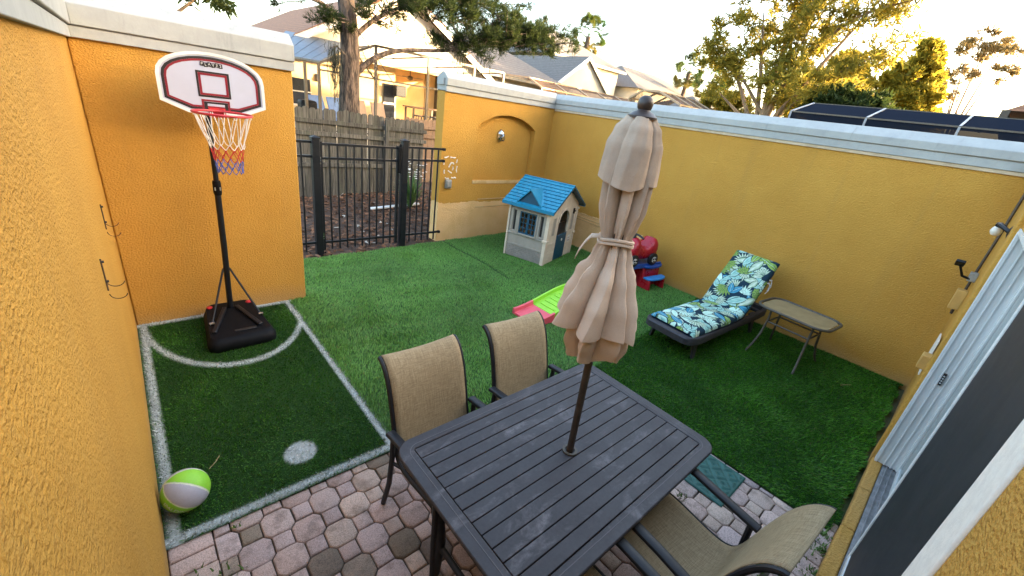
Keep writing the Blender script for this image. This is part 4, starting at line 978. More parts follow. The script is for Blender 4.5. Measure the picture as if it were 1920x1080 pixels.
g.loft([r + [] for r in rings], cap=False); g.loft([rings[4], rings[0]], cap=False); g.build('side_frame', MT['lounger'], T, smooth=True)
g = G(); nx_ = 22; g.loft([[(x, y, dz_(x)-.012) for y in (-hwid(x)+.05, hwid(x)-.05)] for x in [.06+1.22*i/nx_ for i in range(nx_+1)]], cap=False, closed=False); g.loft([[(x, y, dz_(x)-.03) for y in (-hwid(x)+.05, hwid(x)-.05)] for x in [.06+1.22*i/nx_ for i in range(nx_+1)]], cap=False, closed=False); g.build('deck', MT['lounger'], T, smooth=True)
BA = math.radians(51); HX = 1.30
def bpt(s, y, up): return (HX+s*math.cos(BA)-up*math.sin(BA), y, dz_(HX)-.01+s*math.sin(BA)+up*math.cos(BA))
g = G(); pl = rr(0, .84, -.285, .285, .07); g.prism(pl, -.035, .0, lambda p, q, l: bpt(p, q, l)); g.build('backrest', MT['lounger'], T, bevel=.008)
for s in (-1, 1):
    g = G(); g.bar(bpt(.42, s*.16, -.04), (HX+.52, s*.16, dz_(1.8)-.03), .03, .04); g.build('back_prop', MT['lounger'], T)
    for x in (.27, 1.72):
        g = G(); a = 1 if x < 1 else 1
        g.loft([[(x+dx*sx+(-.03 if x < 1 else .03)*t, s*(.245+.05*t)+dy*sx*.6, dz_(x)-.03-(dz_(x)-.03)*t) for dx, dy in ((-.05, -.03), (.05, -.03), (.05, .03), (-.05, .03))] for t, sx in ((0, 1.5), (.5, 1.0), (1, .62))]); g.build('leg', MT['lounger'], T, bevel=.008)
G().box((1.86, -.26, .27), (1.92, .26, .31)).build('cross_bar', MT['lounger'], T, bevel=.006)
# cushion with printed leaves (the print is painted on the cloth)
nS, nT = 420, 132; S1, CW = 1.205, .292; SL = S1+.88
ss = np.linspace(0, SL, nS); tt = np.linspace(-1, 1, nT)
px_ = np.zeros(nS); pz_ = np.zeros(nS); ang = np.zeros(nS)
for i, s in enumerate(ss): ang[i] = BA/(1+math.exp(-(s-S1)/.045))
px_[0] = .09
for i in range(1, nS):
    d = ss[i]-ss[i-1]; px_[i] = px_[i-1]+d*math.cos(ang[i]); pz_[i] = pz_[i-1]+d*math.sin(ang[i])
SS, TT = np.meshgrid(ss, tt, indexing='ij')
edge = np.maximum(0, 1-np.abs(TT)**10)**.5; endk = np.clip(np.minimum(SS, SL-SS)/.03, 0, 1)**.5
puff = .062*edge*(.35+.65*endk)*(1+.05*np.sin(SS*17)*np.cos(TT*5))-.012*np.exp(-((SS-S1)/.05)**2)-.006*np.exp(-((SS-.62)/.02)**2)-.006*np.exp(-((SS-1.66)/.02)**2)
A2 = ang[:, None]; basez = .312
X3 = px_[:, None]-puff*np.sin(A2); Z3 = basez+pz_[:, None]+puff*np.cos(A2)
Y3 = TT*CW*(1+.012*np.sin(SS*9))
C3 = np.zeros((nS, nT, 3)); C3[:] = (.008, .03, .05)
rl = np.random.RandomState(4)
PAL = [((.02, .15, .27), (.09, .36, .48)), ((.38, .66, .54), (.66, .82, .70)), ((.07, .28, .26), (.50, .74, .64)), ((.06, .17, .03), (.36, .50, .12)), ((.66, .72, .62), (.14, .30, .12))]
def leaf(cx, cy, a, L, W, c0, c1, rib=True):
    dx, dy = SS-cx, TT*CW-cy; u = (dx*math.cos(a)+dy*math.sin(a))/L; v = (-dx*math.sin(a)+dy*math.cos(a))/W
    ins = (u > 0) & (u < 1); w = np.where(ins, np.sin(PI*np.clip(u, 0, 1)**.8)**.9, 0); k = ins & (np.abs(v) < w)
    t = np.clip(np.abs(v)/np.maximum(w, 1e-3), 0, 1)
    ve = .5+.5*np.sin((u*16-np.abs(v)*4))
    m = np.where(v > 0, .75*t+.2*ve, .2+.3*t+.25*ve)[..., None]
    o_ = (u > -.04) & (u < 1.06) & (np.abs(v) < w*1.12+.13); C3[o_] = (.006, .03, .05)
    c = np.array(c0)*(1-m)+np.array(c1)*m
    c = np.where((np.abs(v) < .05)[..., None] & rib, np.array((.55, .70, .55)), c)
    C3[k] = c[k]
def fan(cx, cy, a, L, n, c0, c1):
    for k in range(n): leaf(cx, cy, a+(k-(n-1)/2)*.30, L*(1-.06*abs(k-(n-1)/2)), L*.085, c0, c1, False)
pts = []
for gy in range(20):
    for gx in range(7): pts.append((gy*.108+rl.uniform(-.04, .04), -.32+gx*.107+rl.uniform(-.03, .03)))
rl.shuffle(pts)
for i, (cx, cy) in enumerate(pts):
    a = rl.uniform(0, 6.28); c0, c1 = PAL[rl.choice(5, p=[.17, .27, .25, .15, .16])]; ty = i % 3
    if ty == 0: fan(cx, cy, a, rl.uniform(.13, .18), 9, *PAL[rl.choice([3, 4, 4, 1])])
    elif ty == 1: leaf(cx, cy, a, rl.uniform(.18, .26), rl.uniform(.034, .05), c0, c1)
    else:
        for q in (-.45, .45): leaf(cx, cy, a+q, rl.uniform(.15, .22), rl.uniform(.03, .044), c0, c1)
i = np.arange((nS-1)*(nT-1)); a, b = i//(nT-1), i % (nT-1); q0 = a*nT+b; F = np.stack([q0, q0+nT, q0+nT+1, q0+1], 1)
Vt = np.stack([X3, Y3, Z3], -1).reshape(-1, 3)
low = .004*(1-np.abs(TT)**10); Vb = np.stack([px_[:, None]+0*TT+low*np.sin(A2), TT*CW, basez-.0+pz_[:, None]-low*np.cos(A2)+0*TT], -1).reshape(-1, 3)
Cb = np.tile(np.array((.011, .02, .04)), (len(Vb), 1))
cu = npmesh('lounger_cushion', np.concatenate([Vt, Vb]), [F, F[:, ::-1]+len(Vt)], MT['leafprint'], colors=np.concatenate([C3.reshape(-1, 3), Cb]), smooth=True)
cu.location = T.location; cu.rotation_euler = T.rotation_euler; tag(cu, 'cushion printed with tropical leaves on the sun lounger', 'cushion')
g = G()
for dz in (0, .05):
    p0 = Vector(bpt(.66-dz, -.285, .02)); g.tube([p0, p0+Vector((.03, -.03, -.01)), p0+Vector((.03, -.045, -.09)), p0+Vector((-.01, -.03, -.14))], .005, 5)
    g.tube([p0, p0+Vector((.05, -.02, .0)), p0+Vector((.06, -.03, -.05)), p0+Vector((.02, -.035, -.07))], .005, 5)
o = g.build('tie_cord', MT['cord_white'], cu, smooth=True)

# ------------------------------------------------------------------ glass side table
T = thing('side_table', 'tan metal side table with pebbled glass top beside the lounger', 'side table', (5.80, .955, 0), math.radians(-6))
g = G(); g.prism(rr(-.255, .255, -.365, .365, .13, 7), .606, .614, lambda p, q, l: (p, q, l)); g.build('glass_top', MT['table_glass'], T)
g = G(); o_ = rr(-.285, .285, -.395, .395, .15, 7); g.tube([(x, y, .612) for x, y in o_]+[(o_[0][0], o_[0][1], .612)], .016, 8, False); g.build('top_rim', MT['taupe_metal'], T, smooth=True)
for sx in (-1, 1):
    for sy in (-1, 1):
        g = G(); g.tube([(sx*.17, sy*.24, .60), (sx*.165, sy*.235, .45), (sx*.20, sy*.245, .25), (sx*.27, sy*.265, .10), (sx*.34, sy*.28, .012)], .0135, 8); g.build('leg', MT['taupe_metal'], T, smooth=True)
    g = G(); g.tube([(sx*.165, -.235, .42), (sx*.165, .235, .42)], .011, 8); g.build('brace', MT['taupe_metal'], T, smooth=True)
for sy in (-1, 1): g = G(); g.tube([(-.165, sy*.235, .42), (.165, sy*.235, .42)], .011, 8); g.build('brace', MT['taupe_metal'], T, smooth=True)

# ------------------------------------------------------------------ dining table
T = thing('dining_table', 'dark slatted metal patio table with worn top', 'table', (1.59, 1.005, 0))
HX_, HY_ = .80, .515
g = G(); out = rr(-HX_, HX_, -HY_, HY_, .10, 7); inn_ = rr(-HX_+.085, HX_-.085, -HY_+.075, HY_-.075, .012, 7)
g.ring(out, inn_, .695, .72, lambda p, q, l: (p, q, l)); fr = g.build('frame', MT['tabletop'], T, bevel=.006)
mo, mi = rr(-HX_+.052, HX_-.052, -HY_+.048, HY_-.048, .065, 7), rr(-HX_+.056, HX_-.056, -HY_+.052, HY_-.052, .062, 7)
g = G(); g.ring(mo, mi, .719, .7212, lambda p, q, l: (p, q, l)); g.build('frame_line', mat('worn_edge', (.11, .10, .105), .7), fr)
g = G(); o2 = rr(-HX_+.03, HX_-.03, -HY_+.03, HY_-.03, .08, 7); i2 = rr(-HX_+.05, HX_-.05, -HY_+.05, HY_-.05, .07, 7); g.ring(o2, i2, .64, .694, lambda p, q, l: (p, q, l)); g.build('apron', MT['chairmetal'], T)
nsl = 12; y0 = -HY_+.078; pit = (2*HY_-.156)/nsl
for k in range(nsl):
    a, b = y0+pit*k+.002, y0+pit*(k+1)-.0025
    zt = .718+rnd.uniform(-.0012, .0012)
    g = G()
    if a < 0 < b+.0:
        pass
    g.box((-HX_+.088, a, .698), (HX_-.088, b, zt)); g.build('slat', MT['tabletop'], T, bevel=.003)
for x in (-.35, .35): G().box((x-.03, -HY_+.06, .675), (x+.03, HY_-.06, .697)).build('underbrace', MT['chairmetal'], T)
g = G(); g.ring([(.042*math.cos(a)-.012, .042*math.sin(a)-.03) for a in [2*PI*k/24 for k in range(24)]], [(.027*math.cos(a)-.012, .027*math.sin(a)-.03) for a in [2*PI*k/24 for k in range(24)]], .715, .726, lambda p, q, l: (p, q, l)); g.build('umbrella_ring', MT['taupe_metal'], T, smooth=True)
for sx in (-1, 1):
    for sy in (-1, 1):
        g = G(); g.tube([(sx*.66, sy*.30, .68), (sx*.665, sy*.24, .50), (sx*.67, sy*.19, .25), (sx*.68, sy*.20, .0)], .027, 10); g.build('leg', MT['chairmetal'], T, smooth=True)
    g = G(); g.tube([(sx*.67, -.19, .22), (sx*.67, .19, .22)], .018, 8); g.build('stretcher', MT['chairmetal'], T, smooth=True)

# ------------------------------------------------------------------ umbrella
T = thing('patio_umbrella', 'closed tan patio umbrella tied with a strap, standing through the table', 'umbrella', (1.577, .974, 0))
LEAN = Vector((-.012, .020))     # per metre above the table
def ctr(z): return (LEAN.x*(z-.72), LEAN.y*(z-.72))
g = G(); g.tube([(*ctr(z), z) for z in (.05, .72, 1.6, 2.45)], .019, 12); pole_ = g.build('pole', MT['bronze'], T, smooth=True)
g = G(); g.lathe([(.24, 0), (.25, .03), (.22, .06), (.06, .09), (.03, .12), (.03, .3)], 28, (0, 0, 0)); g.build('foot', MT['blackmetal'], T, smooth=True)
def canopy(name, zs, rfun, hem, folds, depth, seed, par, sharp=.42, m='canvas'):
    r_ = random.Random(seed); nth = 240; rows = []
    wd = [r_.uniform(.65, 1.4) for _ in range(folds)]; tot = sum(wd); ed = [0]
    for w in wd: ed.append(ed[-1]+w/tot*2*PI)
    amp = [r_.uniform(.7, 1.25) for _ in range(folds)]; dr = [r_.uniform(-.5, .5) for _ in range(folds)]; ht = [r_.uniform(-1, 1) for _ in range(folds)]
    lean_ = [r_.uniform(-.35, .35) for _ in range(folds)]; sk = [r_.choice((.55, .7, 1, 1.4, 1.8)) for _ in range(folds)]; he = [r_.uniform(-1, 1) for _ in range(folds)]; hm = [r_.uniform(-.6, .6) for _ in range(folds)]
    for t in zs:
        row = []
        for k in range(nth):
            th0 = 2*PI*k/nth; i_ = max(q for q in range(folds) if ed[q] <= th0+1e-9); f_ = (th0-ed[i_])/(ed[i_+1]-ed[i_])
            q = f_**sk[i_]; tri = 1-abs(2*q-1); lobe = .62*tri**.8+.38*(math.sin(PI*q) if 0 < q < 1 else 0)**.45
            hz = he[i_]*(1-f_)+he[(i_+1) % folds]*f_+hm[i_]*(1-abs(2*f_-1))
            z = hem(t, lobe, hz); R0 = rfun(z, th0); d = depth(z)
            gat = math.exp(-((z-1.935)/.10)**2)
            rad = R0*(1-d*(1-lobe)*amp[i_]+lean_[i_]*d*(f_-.5)*lobe)+gat*.0045*math.sin(34*th0+3*i_)+.0010*math.sin(9*th0+9*z+i_)+.0008*math.sin(17*th0-13*z)
            th = th0+.5*(z-1.9)+.10*math.sin(7*z+dr[i_]*6)*math.sin(PI*f_)
            cx, cy = ctr(z); row.append((cx+rad*math.cos(th), cy+rad*math.sin(th), z))
        rows.append(row)
    g = G(); g.loft(rows, cap=False); return g.build(name, MT[m], par, smooth=True, fix=False)
def interp(z, tab):
    for (z0, r0), (z1, r1) in zip(tab, tab[1:]):
        if z <= z1:
            k = (z-z0)/(z1-z0); k = max(0, min(1, k)); k = k*k*(3-2*k); return r0+(r1-r0)*k
    return tab[-1][1]
rt = [(1.40, .238), (1.50, .222), (1.62, .195), (1.75, .15), (1.86, .098), (1.93, .074), (1.955, .072), (2.0, .088), (2.08, .103), (2.20, .106), (2.34, .088), (2.42, .052), (2.45, .034)]
bulge = lambda th: 1+.08*math.cos(th-2.3)
cz = [i/50 for i in range(51)]
can = canopy('canopy', cz, lambda z, th: interp(z, rt)*(bulge(th) if z < 1.8 else 1), lambda t, lobe, h: (lo := 1.49+.03*h)+(2.445-lo)*t, 8, lambda z: .42 if z < 1.7 else .42+.10*min(1, (z-1.7)/.2), 3, T)
rl_ = [(1.30, .105), (1.36, .135), (1.45, .165), (1.56, .15), (1.70, .11)]
canopy('canopy_lining', [i/24 for i in range(25)], lambda z, th: interp(z, rl_), lambda t, lobe, h: (lo := 1.36+.045*h)+(1.70-lo)*t, 8, lambda z: .55, 17, can)
rt2 = [(2.14, .128), (2.22, .124), (2.32, .116), (2.39, .094), (2.43, .066), (2.455, .040)]
canopy('canopy_vent', [i/20 for i in range(21)], lambda z, th: interp(z, rt2)*(1+.06*math.cos(th-2.2)), lambda t, lobe, h: (lo := 2.20+.035*h)+(2.452-lo)*t, 5, lambda z: .27, 12, can)
g = G()
for k in range(8):
    th = 2*PI*(k+.5)/8; c0, c1 = ctr(1.35), ctr(2.3); g.tube([(c0[0]+.075*math.cos(th), c0[1]+.075*math.sin(th), 1.36), (c1[0]+.035*math.cos(th), c1[1]+.035*math.sin(th), 2.3)], .006, 5)
g.build('ribs', MT['bronze'], T)
g = G(); g.lathe([(.058, 2.478), (.058, 2.486), (.040, 2.500), (.026, 2.506), (.024, 2.510), (.028, 2.516), (.031, 2.532), (.027, 2.55), (.014, 2.56), (.003, 2.562)], 20, (*ctr(2.5), -.045)); g.build('finial', MT['umbcap'], T, smooth=True)
g = G(); c = ctr(1.935)
for dz, r_ in ((0, .076), (.016, .075)): g.tube([(c[0]+r_*math.cos(a)*(1+.05*math.sin(5*a)), c[1]+r_*math.sin(a)*(1+.05*math.cos(4*a)), 1.925+dz+.008*math.sin(2*a)) for a in np.linspace(0, 2*PI, 40)], .008, 6, False)
st = g.build('tie_strap', MT['canvas'], T, smooth=True)
def ribbon(pts, w, name, par):
    g = G(); L = []; 
    for i, p in enumerate(pts):
        p = Vector(p); d = Vector((.5, .3, .75)).normalized(); k = w*(1-.35*abs(i/(len(pts)-1)-.4)); L.append([p-d*k, p+d*k])
    g.loft(L, cap=False, closed=False); o = g.build(name, MT['canvas'], par, smooth=True, fix=False)
    s = o.modifiers.new('cloth', 'SOLIDIFY'); s.thickness = .003; return o
ribbon([(-.07, .035, 1.93), (-.095, .06, 1.95), (-.115, .085, 1.945), (-.13, .10, 1.915), (-.142, .115, 1.875), (-.15, .122, 1.835)], .011, 'strap_tail', st)

# ------------------------------------------------------------------ sling chairs
prof = [(.262, .375), (.252, .405), (.225, .425), (.15, .428), (.05, .418), (-.05, .408), (-.13, .408), (-.185, .43), (-.215, .48), (-.24, .56), (-.27, .68), (-.305, .80), (-.34, .89), (-.385, .96), (-.43, .995), (-.455, 1.0)]
def smoothp(p, n=3):
    out = []
    for i in range(len(p)-1):
        p0, p1, p2, p3 = [Vector(p[max(0, min(len(p)-1, i+k))]) for k in (-1, 0, 1, 2)]
        for j in range(n):
            t = j/n; out.append(.5*((2*p1)+(-p0+p2)*t+(2*p0-5*p1+4*p2-p3)*t*t+(-p0+3*p1-3*p2+p3)*t**3))
    out.append(Vector(p[-1])); return out
cp = smoothp(prof)
def make_chair():
    T = thing('sling_chair', 'x', 'chair', (0, 0, 0), 0, 'tan sling chairs around the dining table')
    nw = 14; g = G(); rows = []
    for i, p in enumerate(cp):
        t = (cp[min(i+1, len(cp)-1)]-cp[max(i-1, 0)]).normalized(); nrm = Vector((t.y, -t.x))     # towards the sitter
        rows.append([(-.249+.498*k/nw, p.x-nrm.x*.014*math.sin(PI*k/nw), p.y-nrm.y*.014*math.sin(PI*k/nw)) for k in range(nw+1)])
    g.loft(rows, cap=False, closed=False); o = g.build('sling', MT['weave'], T, smooth=True, fix=False)
    s = o.modifiers.new('cloth', 'SOLIDIFY'); s.thickness = .004
    rail_off = []
    for i, p in enumerate(cp):
        t = (cp[min(i+1, len(cp)-1)]-cp[max(i-1, 0)]).normalized(); rail_off.append(Vector((-t.y, t.x))*.012)
    for sx in (-1, 1):
        g = G(); g.tube([(sx*.258, p.x+q.x, p.y+q.y) for p, q in zip(cp, rail_off)], .0145, 8); g.build('side_rail', MT['chairmetal'], T, smooth=True)
        g = G(); g.loft([[(sx*(.292+.004*math.sin(6*t))+dx, .27-.52*t, .655-.045*t**1.5+dz) for dx, dz in ((-.027, -.012), (.027, -.012), (.027, .006), (.018, .012), (-.018, .012), (-.027, .006))] for t in (0, .04, .3, .6, .9, 1)]); g.build('armrest', MT['chairmetal'], T, bevel=.003)
        g = G(); g.tube([(sx*.29, .22, .645), (sx*.29, .245, .5), (sx*.288, .25, .25), (sx*.292, .27, 0)], .0165, 8); g.build('leg', MT['chairmetal'], T, smooth=True)
        g = G(); g.tube([(sx*.29, -.21, .61), (sx*.29, -.215, .45), (sx*.292, -.24, .22), (sx*.296, -.30, 0)], .0165, 8); g.build('leg', MT['chairmetal'], T, smooth=True)
        g = G(); g.tube([(sx*.262, .18, .405), (sx*.29, .245, .40)], .011, 6); g.tube([(sx*.262, -.16, .40), (sx*.29, -.216, .41)], .011, 6); g.build('bracket', MT['chairmetal'], T)
    g = G(); g.tube([(-.25, .14, .392), (.25, .14, .392)], .012, 8); g.build('crossbar', MT['chairmetal'], T); g = G(); g.tube([(-.25, -.12, .375), (.25, -.12, .375)], .012, 8); g.build('crossbar', MT['chairmetal'], T)
    return T
ch0 = make_chair()
spots = [(1.175, 1.475, PI+.02, 'tan sling chair at the table nearest the painted court'), (1.93, 1.485, PI-.02, 'tan sling chair on the turf side, behind the umbrella pole end of the table'),
         (1.845, .385, -.07, 'tan sling chair with its back to the patio door, near the green mat'), (1.13, .36, .03, 'mostly hidden tan sling chair at the near corner of the table')]
chairs = [ch0]+[copy_tree(ch0) for _ in range(3)]
for c, (x, y, a, lb) in zip(chairs, spots): c.location = (x, y, 0); c.rotation_euler = (0, 0, a); c['label'] = lb

# ------------------------------------------------------------------ door mat, needles
nx, ny = 60, 96; X, Y = np.meshgrid(np.linspace(2.79, 3.24, nx), np.linspace(.40, 1.13, ny), indexing='ij')
u = (X-2.79)/.45; v = (Y-.40)/.73; bord = (np.minimum(np.minimum(u, 1-u)*.45, np.minimum(v, 1-v)*.73) < .025)
wv = np.maximum(np.abs(np.sin((X+Y)*46)), 0)*((np.floor((X*14.6)).astype(int)+np.floor(Y*14.6).astype(int)) % 2)+np.abs(np.sin((X-Y)*46))*((np.floor(X*14.6).astype(int)+np.floor(Y*14.6).astype(int)+1) % 2)
Z = np.where(bord, .010, .004+.014*wv); Z[0, :] = Z[-1, :] = 0; Z[:, 0] = Z[:, -1] = 0
i = np.arange((nx-1)*(ny-1)); q0 = (i//(ny-1))*ny+i % (ny-1); F = np.stack([q0, q0+ny, q0+ny+1, q0+1], 1)
o = npmesh('door_mat', np.stack([X, Y, Z], -1).reshape(-1, 3), [F], MT['mat_green'], smooth=True); tag(o, 'dark green rubber mat with woven relief on the pavers', 'mat')
for (x, y, a, L, lb) in ((.11, 2.62, .9, .11, 'dry pine needle on the court turf near the ball'), (5.75, .25, -.5, .16, 'dry pine needle on the turf by the side table'), (4.72, 4.0, .3, .05, 'pale speck of litter on the bright lawn')):
    g = G(); d = Vector((math.cos(a), math.sin(a), 0))*L/2; c = Vector((x, y, .038)); g.tube([c-d, c+Vector((.006, -.006, .004)), c+d], .0022, 5); tag(g.build('pine_needle', MT['twig']), lb, 'pine needle')

# ------------------------------------------------------------------ trees
class Leaves:
    def __init__(s, seed): s.r = np.random.RandomState(seed); s.V = []; s.C = []; s.n = 0
    def tufts(s, P, D, size, n, width, c0, c1, spread=.8, tip=None):
        """at each point P a brush of n thin blades around direction D"""
        P = np.asarray(P, float); D = np.asarray(D, float); m = len(P)
        if not m: return
        r = s.r; d = np.repeat(D, n, 0)+r.normal(0, spread, (m*n, 3)); d /= np.linalg.norm(d, axis=1)[:, None]
        p = np.repeat(P, n, 0); L = (size*r.uniform(.6, 1.2, (m*n, 1)))
        side = np.cross(d, r.normal(0, 1, (m*n, 3))); side /= np.linalg.norm(side, axis=1)[:, None]+1e-6
        w = width*r.uniform(.7, 1.3, (m*n, 1)); b = p+d*L*.08
        V = np.stack([b-side*w*.5, b+side*w*.5, p+d*L*.65+side*w*.5, p+d*L, p+d*L*.65-side*w*.5], 1)
        k = np.repeat(r.uniform(0, 1, (m, 1)), n, 0)*.7+r.uniform(0, .3, (m*n, 1))
        c = np.array(c0)*(1-k)+np.array(c1)*k
        s.V.append(V.reshape(-1, 3)); s.C.append(np.repeat(c, 5, 0)); s.n += m*n
    def build(s, name, parent):
        V = np.concatenate(s.V); F = np.arange(s.n*5).reshape(-1, 5)
        return npmesh(name, V, [F], MT['foliage'], parent, np.concatenate(s.C))
def limb_points(pts, n, jitter, r):
    pts = np.array(pts, float); seg = np.linalg.norm(np.diff(pts, axis=0), axis=1); cum = np.concatenate([[0], np.cumsum(seg)])
    t = r.uniform(0, cum[-1], n); i = np.clip(np.searchsorted(cum, t)-1, 0, len(pts)-2); k = ((t-cum[i])/seg[i])[:, None]
    return pts[i]*(1-k)+pts[i+1]*k+r.normal(0, 1, (n, 3))*jitter

# the big pine behind the wooden fence
T = thing('pine_tree', 'large pine with rough trunk and hanging moss behind the wooden fence', 'tree')
g = G()
tp = [(4.74, 12, -.1), (4.72, 12, .8), (4.70, 12, 1.65), (4.72, 12, 2.5), (4.75, 12, 3.1), (4.74, 12.05, 3.8), (4.66, 12.1, 4.6), (4.7, 12.2, 6.0), (4.6, 12.3, 8.0), (4.7, 12.3, 10.5)]
g.tube(tp, [.38, .30, .27, .24, .23, .21, .19, .16, .11, .05], 20); trunk = g.build('trunk', MT['bark'], T, smooth=True)
limbs = [([(4.85, 12, 2.62), (5.2, 11.95, 2.98), (5.66, 11.9, 3.27), (6.28, 11.85, 3.46), (7.46, 11.8, 3.66), (8.7, 11.7, 4.05), (10.2, 11.6, 4.4), (11.6, 11.5, 4.65)], .085),
         ([(4.82, 12.05, 3.45), (5.3, 12.1, 3.9), (5.94, 12.15, 4.32), (6.9, 12.2, 4.75), (8.4, 12.2, 5.1), (9.6, 12.2, 5.2)], .07),
         ([(4.62, 12.05, 3.75), (4.1, 12.0, 4.05), (3.58, 11.9, 4.1), (2.9, 11.8, 4.2), (2.0, 11.7, 4.05), (1.1, 11.6, 3.75)], .06),
         ([(4.7, 12.1, 4.3), (4.95, 12.1, 4.7), (5.1, 12.2, 5.6)], .09), ([(4.65, 12.1, 5), (3.4, 11.9, 5.4), (2.0, 11.8, 5.0), (.8, 11.6, 4.3)], .06), ([(4.7, 12.2, 5.8), (6.5, 12, 6.3), (8.5, 12, 6.2)], .06), ([(4.6, 12.3, 7), (3, 12.5, 8)], .06), ([(4.65, 12.3, 8), (6.2, 12.3, 9)], .05)]
for pts, r0 in limbs:
    g = G(); sp_l = smoothp([Vector(p) for p in pts], 3); n = len(sp_l); g.tube(sp_l, [r0*(1-.8*i/(n-1)) for i in range(n)], 9); g.build('limb', MT['bark'], T, smooth=True)
r = np.random.RandomState(3); lv = Leaves(6); tw = G()
def pine_sprays(path, n, reach, size, up, lo=0, per=9, c0=(.014, .03, .008), c1=(.06, .078, .022), nn=16, wid=.010):
    base = limb_points(path[lo:], n, .12, r)
    for b in base:
        d = r.normal(0, 1, 3); d[1] *= .8; d[2] = abs(d[2])*.5+up; d /= np.linalg.norm(d); L = reach*r.uniform(.5, 1.3)
        tw.tube([b, b+d*L*.5+np.array([0, 0, .05]), b+d*L], [.014, .010, .005], 4)
        k = r.uniform(.45, 1.05, per)[:, None]; P = b+d*L*k+r.normal(0, .055, (per, 3)); lv.tufts(P, np.tile(d*.8+np.array([0, 0, .45]), (per, 1)), size, nn, wid, c0, c1, .65)
pine_sprays(limbs[0][0], 105, .75, .21, .05, 4); pine_sprays(limbs[1][0], 95, .9, .21, .0, 1); pine_sprays(limbs[0][0][4:], 60, .8, .21, -.35); pine_sprays([(6.6, 11.9, 4.3), (8.2, 11.8, 4.6), (9.8, 11.6, 4.6)], 70, .7, .2, .1)
pine_sprays(limbs[2][0], 34, .6, .17, -.35, 2); pine_sprays(limbs[4][0], 44, .7, .18, -.4, 1); pine_sprays(limbs[5][0], 60, .9, .2, .1)
pine_sprays([(4.0, 12, 8), (4.8, 12, 10), (5.5, 12, 9)], 80, 1.1, .22, .3)
pine_sprays([(4.5, 11.8, 3.9), (3.9, 11.7, 3.75)], 12, .4, .15, -.4)
tw.build('twigs', MT['bark'], T, fix=False)['kind'] = 'stuff'; lv.build('crown', T)
# dead twigs and moss
g = G(); g.tube([(4.78, 11.75, 3.7), (5.1, 11.6, 3.3), (5.5, 11.4, 2.75), (5.75, 11.3, 2.4)], [.014, .012, .009, .004], 5); g.tube([(4.95, 11.7, 3.2), (5.15, 11.6, 2.7), (5.25, 11.5, 2.4)], [.010, .007, .003], 5); g.tube([(5.3, 11.9, 3.05), (5.35, 11.6, 2.8), (5.2, 11.5, 2.5)], [.012, .008, .004], 5); g.build('dead_twig', MT['bark'], T)
g = G(); g.tube([(4.65, 11.9, 3.0), (4.35, 11.8, 3.2), (4.2, 11.75, 3.15)], [.03, .02, .01], 6); g.build('limb', MT['bark'], T)
def moss(name, cx, cy, z1, z0, w, n, par):
    V = []; rr_ = np.random.RandomState(int(cx*100))
    for k in range(n):
        x, y = cx+rr_.normal(0, w), cy+rr_.normal(0, w); zt = z1+rr_.uniform(-.25, .1); L = (z1-z0)*rr_.uniform(.3, 1.05)*math.exp(-((x-cx)/(2.2*w))**2); px, py = x, y; a = rr_.uniform(0, PI)
        L = max(L, .15); ww = .006
        for i_ in range(5):
            nx_, ny_ = px+rr_.normal(0, .02), py+rr_.normal(0, .02); z_a, z_b = zt-L*i_/5, zt-L*(i_+1)/5; dx, dy = math.cos(a)*ww, math.sin(a)*ww
            V += [(px-dx, py-dy, z_a), (px+dx, py+dy, z_a), (nx_+dx, ny_+dy, z_b), (nx_-dx, ny_-dy, z_b)]; px, py = nx_, ny_
    o = npmesh(name, np.array(V), [np.arange(len(V)).reshape(-1, 4)], MT['moss'], par)
    o['kind'] = 'stuff'; return o
moss('moss', 4.27, 11.75, 3.2, 1.85, .085, 90, T)
for x, z1, z0 in ((7.9, 3.8, 3.1), (8.7, 4.0, 3.2)): moss('moss', x, 11.6, z1, z0, .22, 40, T)

def round_tree(name, label, base, h, blobs, seed, c0, c1, size, nper, count, trunk=.25, group=None, width=.07, bark='bark_pale', limbs_=None, spread=.9, up=.4):
    """trunk, limbs, and a crown of leaf brushes gathered into clumps within the given ellipsoids"""
    T = thing(name, label, 'tree', group=group); r = np.random.RandomState(seed); bx, by = base
    g = G(); g.tube([(bx, by, -.2), (bx+.1, by, h*.3), (bx-.05, by+.1, h*.6)], [trunk, trunk*.8, trunk*.5], 10); g.build('trunk', MT[bark], T, smooth=True)
    g = G(); lv = Leaves(seed+1)
    for (cx, cy, cz_, ax, ay, az) in blobs:
        g.tube([(bx, by, h*.28), ((bx+cx)/2, (by+cy)/2, (h*.3+cz_)/2+.2), (cx, cy, cz_)], [trunk*.5, trunk*.35, trunk*.1], 7)
    for pts, r0 in (limbs_ or []):
        s_ = smoothp([Vector(p) for p in pts], 3); g.tube(s_, [r0*(1-.8*i/(len(s_)-1)) for i in range(len(s_))], 7)
        b = limb_points(pts[1:], int(60*len(pts)), .35, r); lv.tufts(b, np.tile((0, 0, .5), (len(b), 1)), size, nper, width, c0, c1, spread)
    g.build('limbs', MT[bark], T, smooth=True)
    vol = sum(b[3]*b[4]*b[5] for b in blobs)
    for (cx, cy, cz_, ax, ay, az) in blobs:
        nc = max(6, int(count/14*ax*ay*az/vol)); u = r.normal(0, 1, (nc, 3)); u /= np.linalg.norm(u, axis=1)[:, None]
        cen = np.array((cx, cy, cz_))+u*np.array((ax, ay, az))*(r.uniform(.35, 1, (nc, 1))**.6)
        P = (np.repeat(cen, 14, 0)+r.normal(0, 1, (nc*14, 3))*np.array((ax, ay, az))*.13)
        D = np.repeat(u, 14, 0)*.8+np.array((0, 0, up)); lv.tufts(P, D, size, nper, width, c0, c1, spread)
    lv.build('crown', T); return T
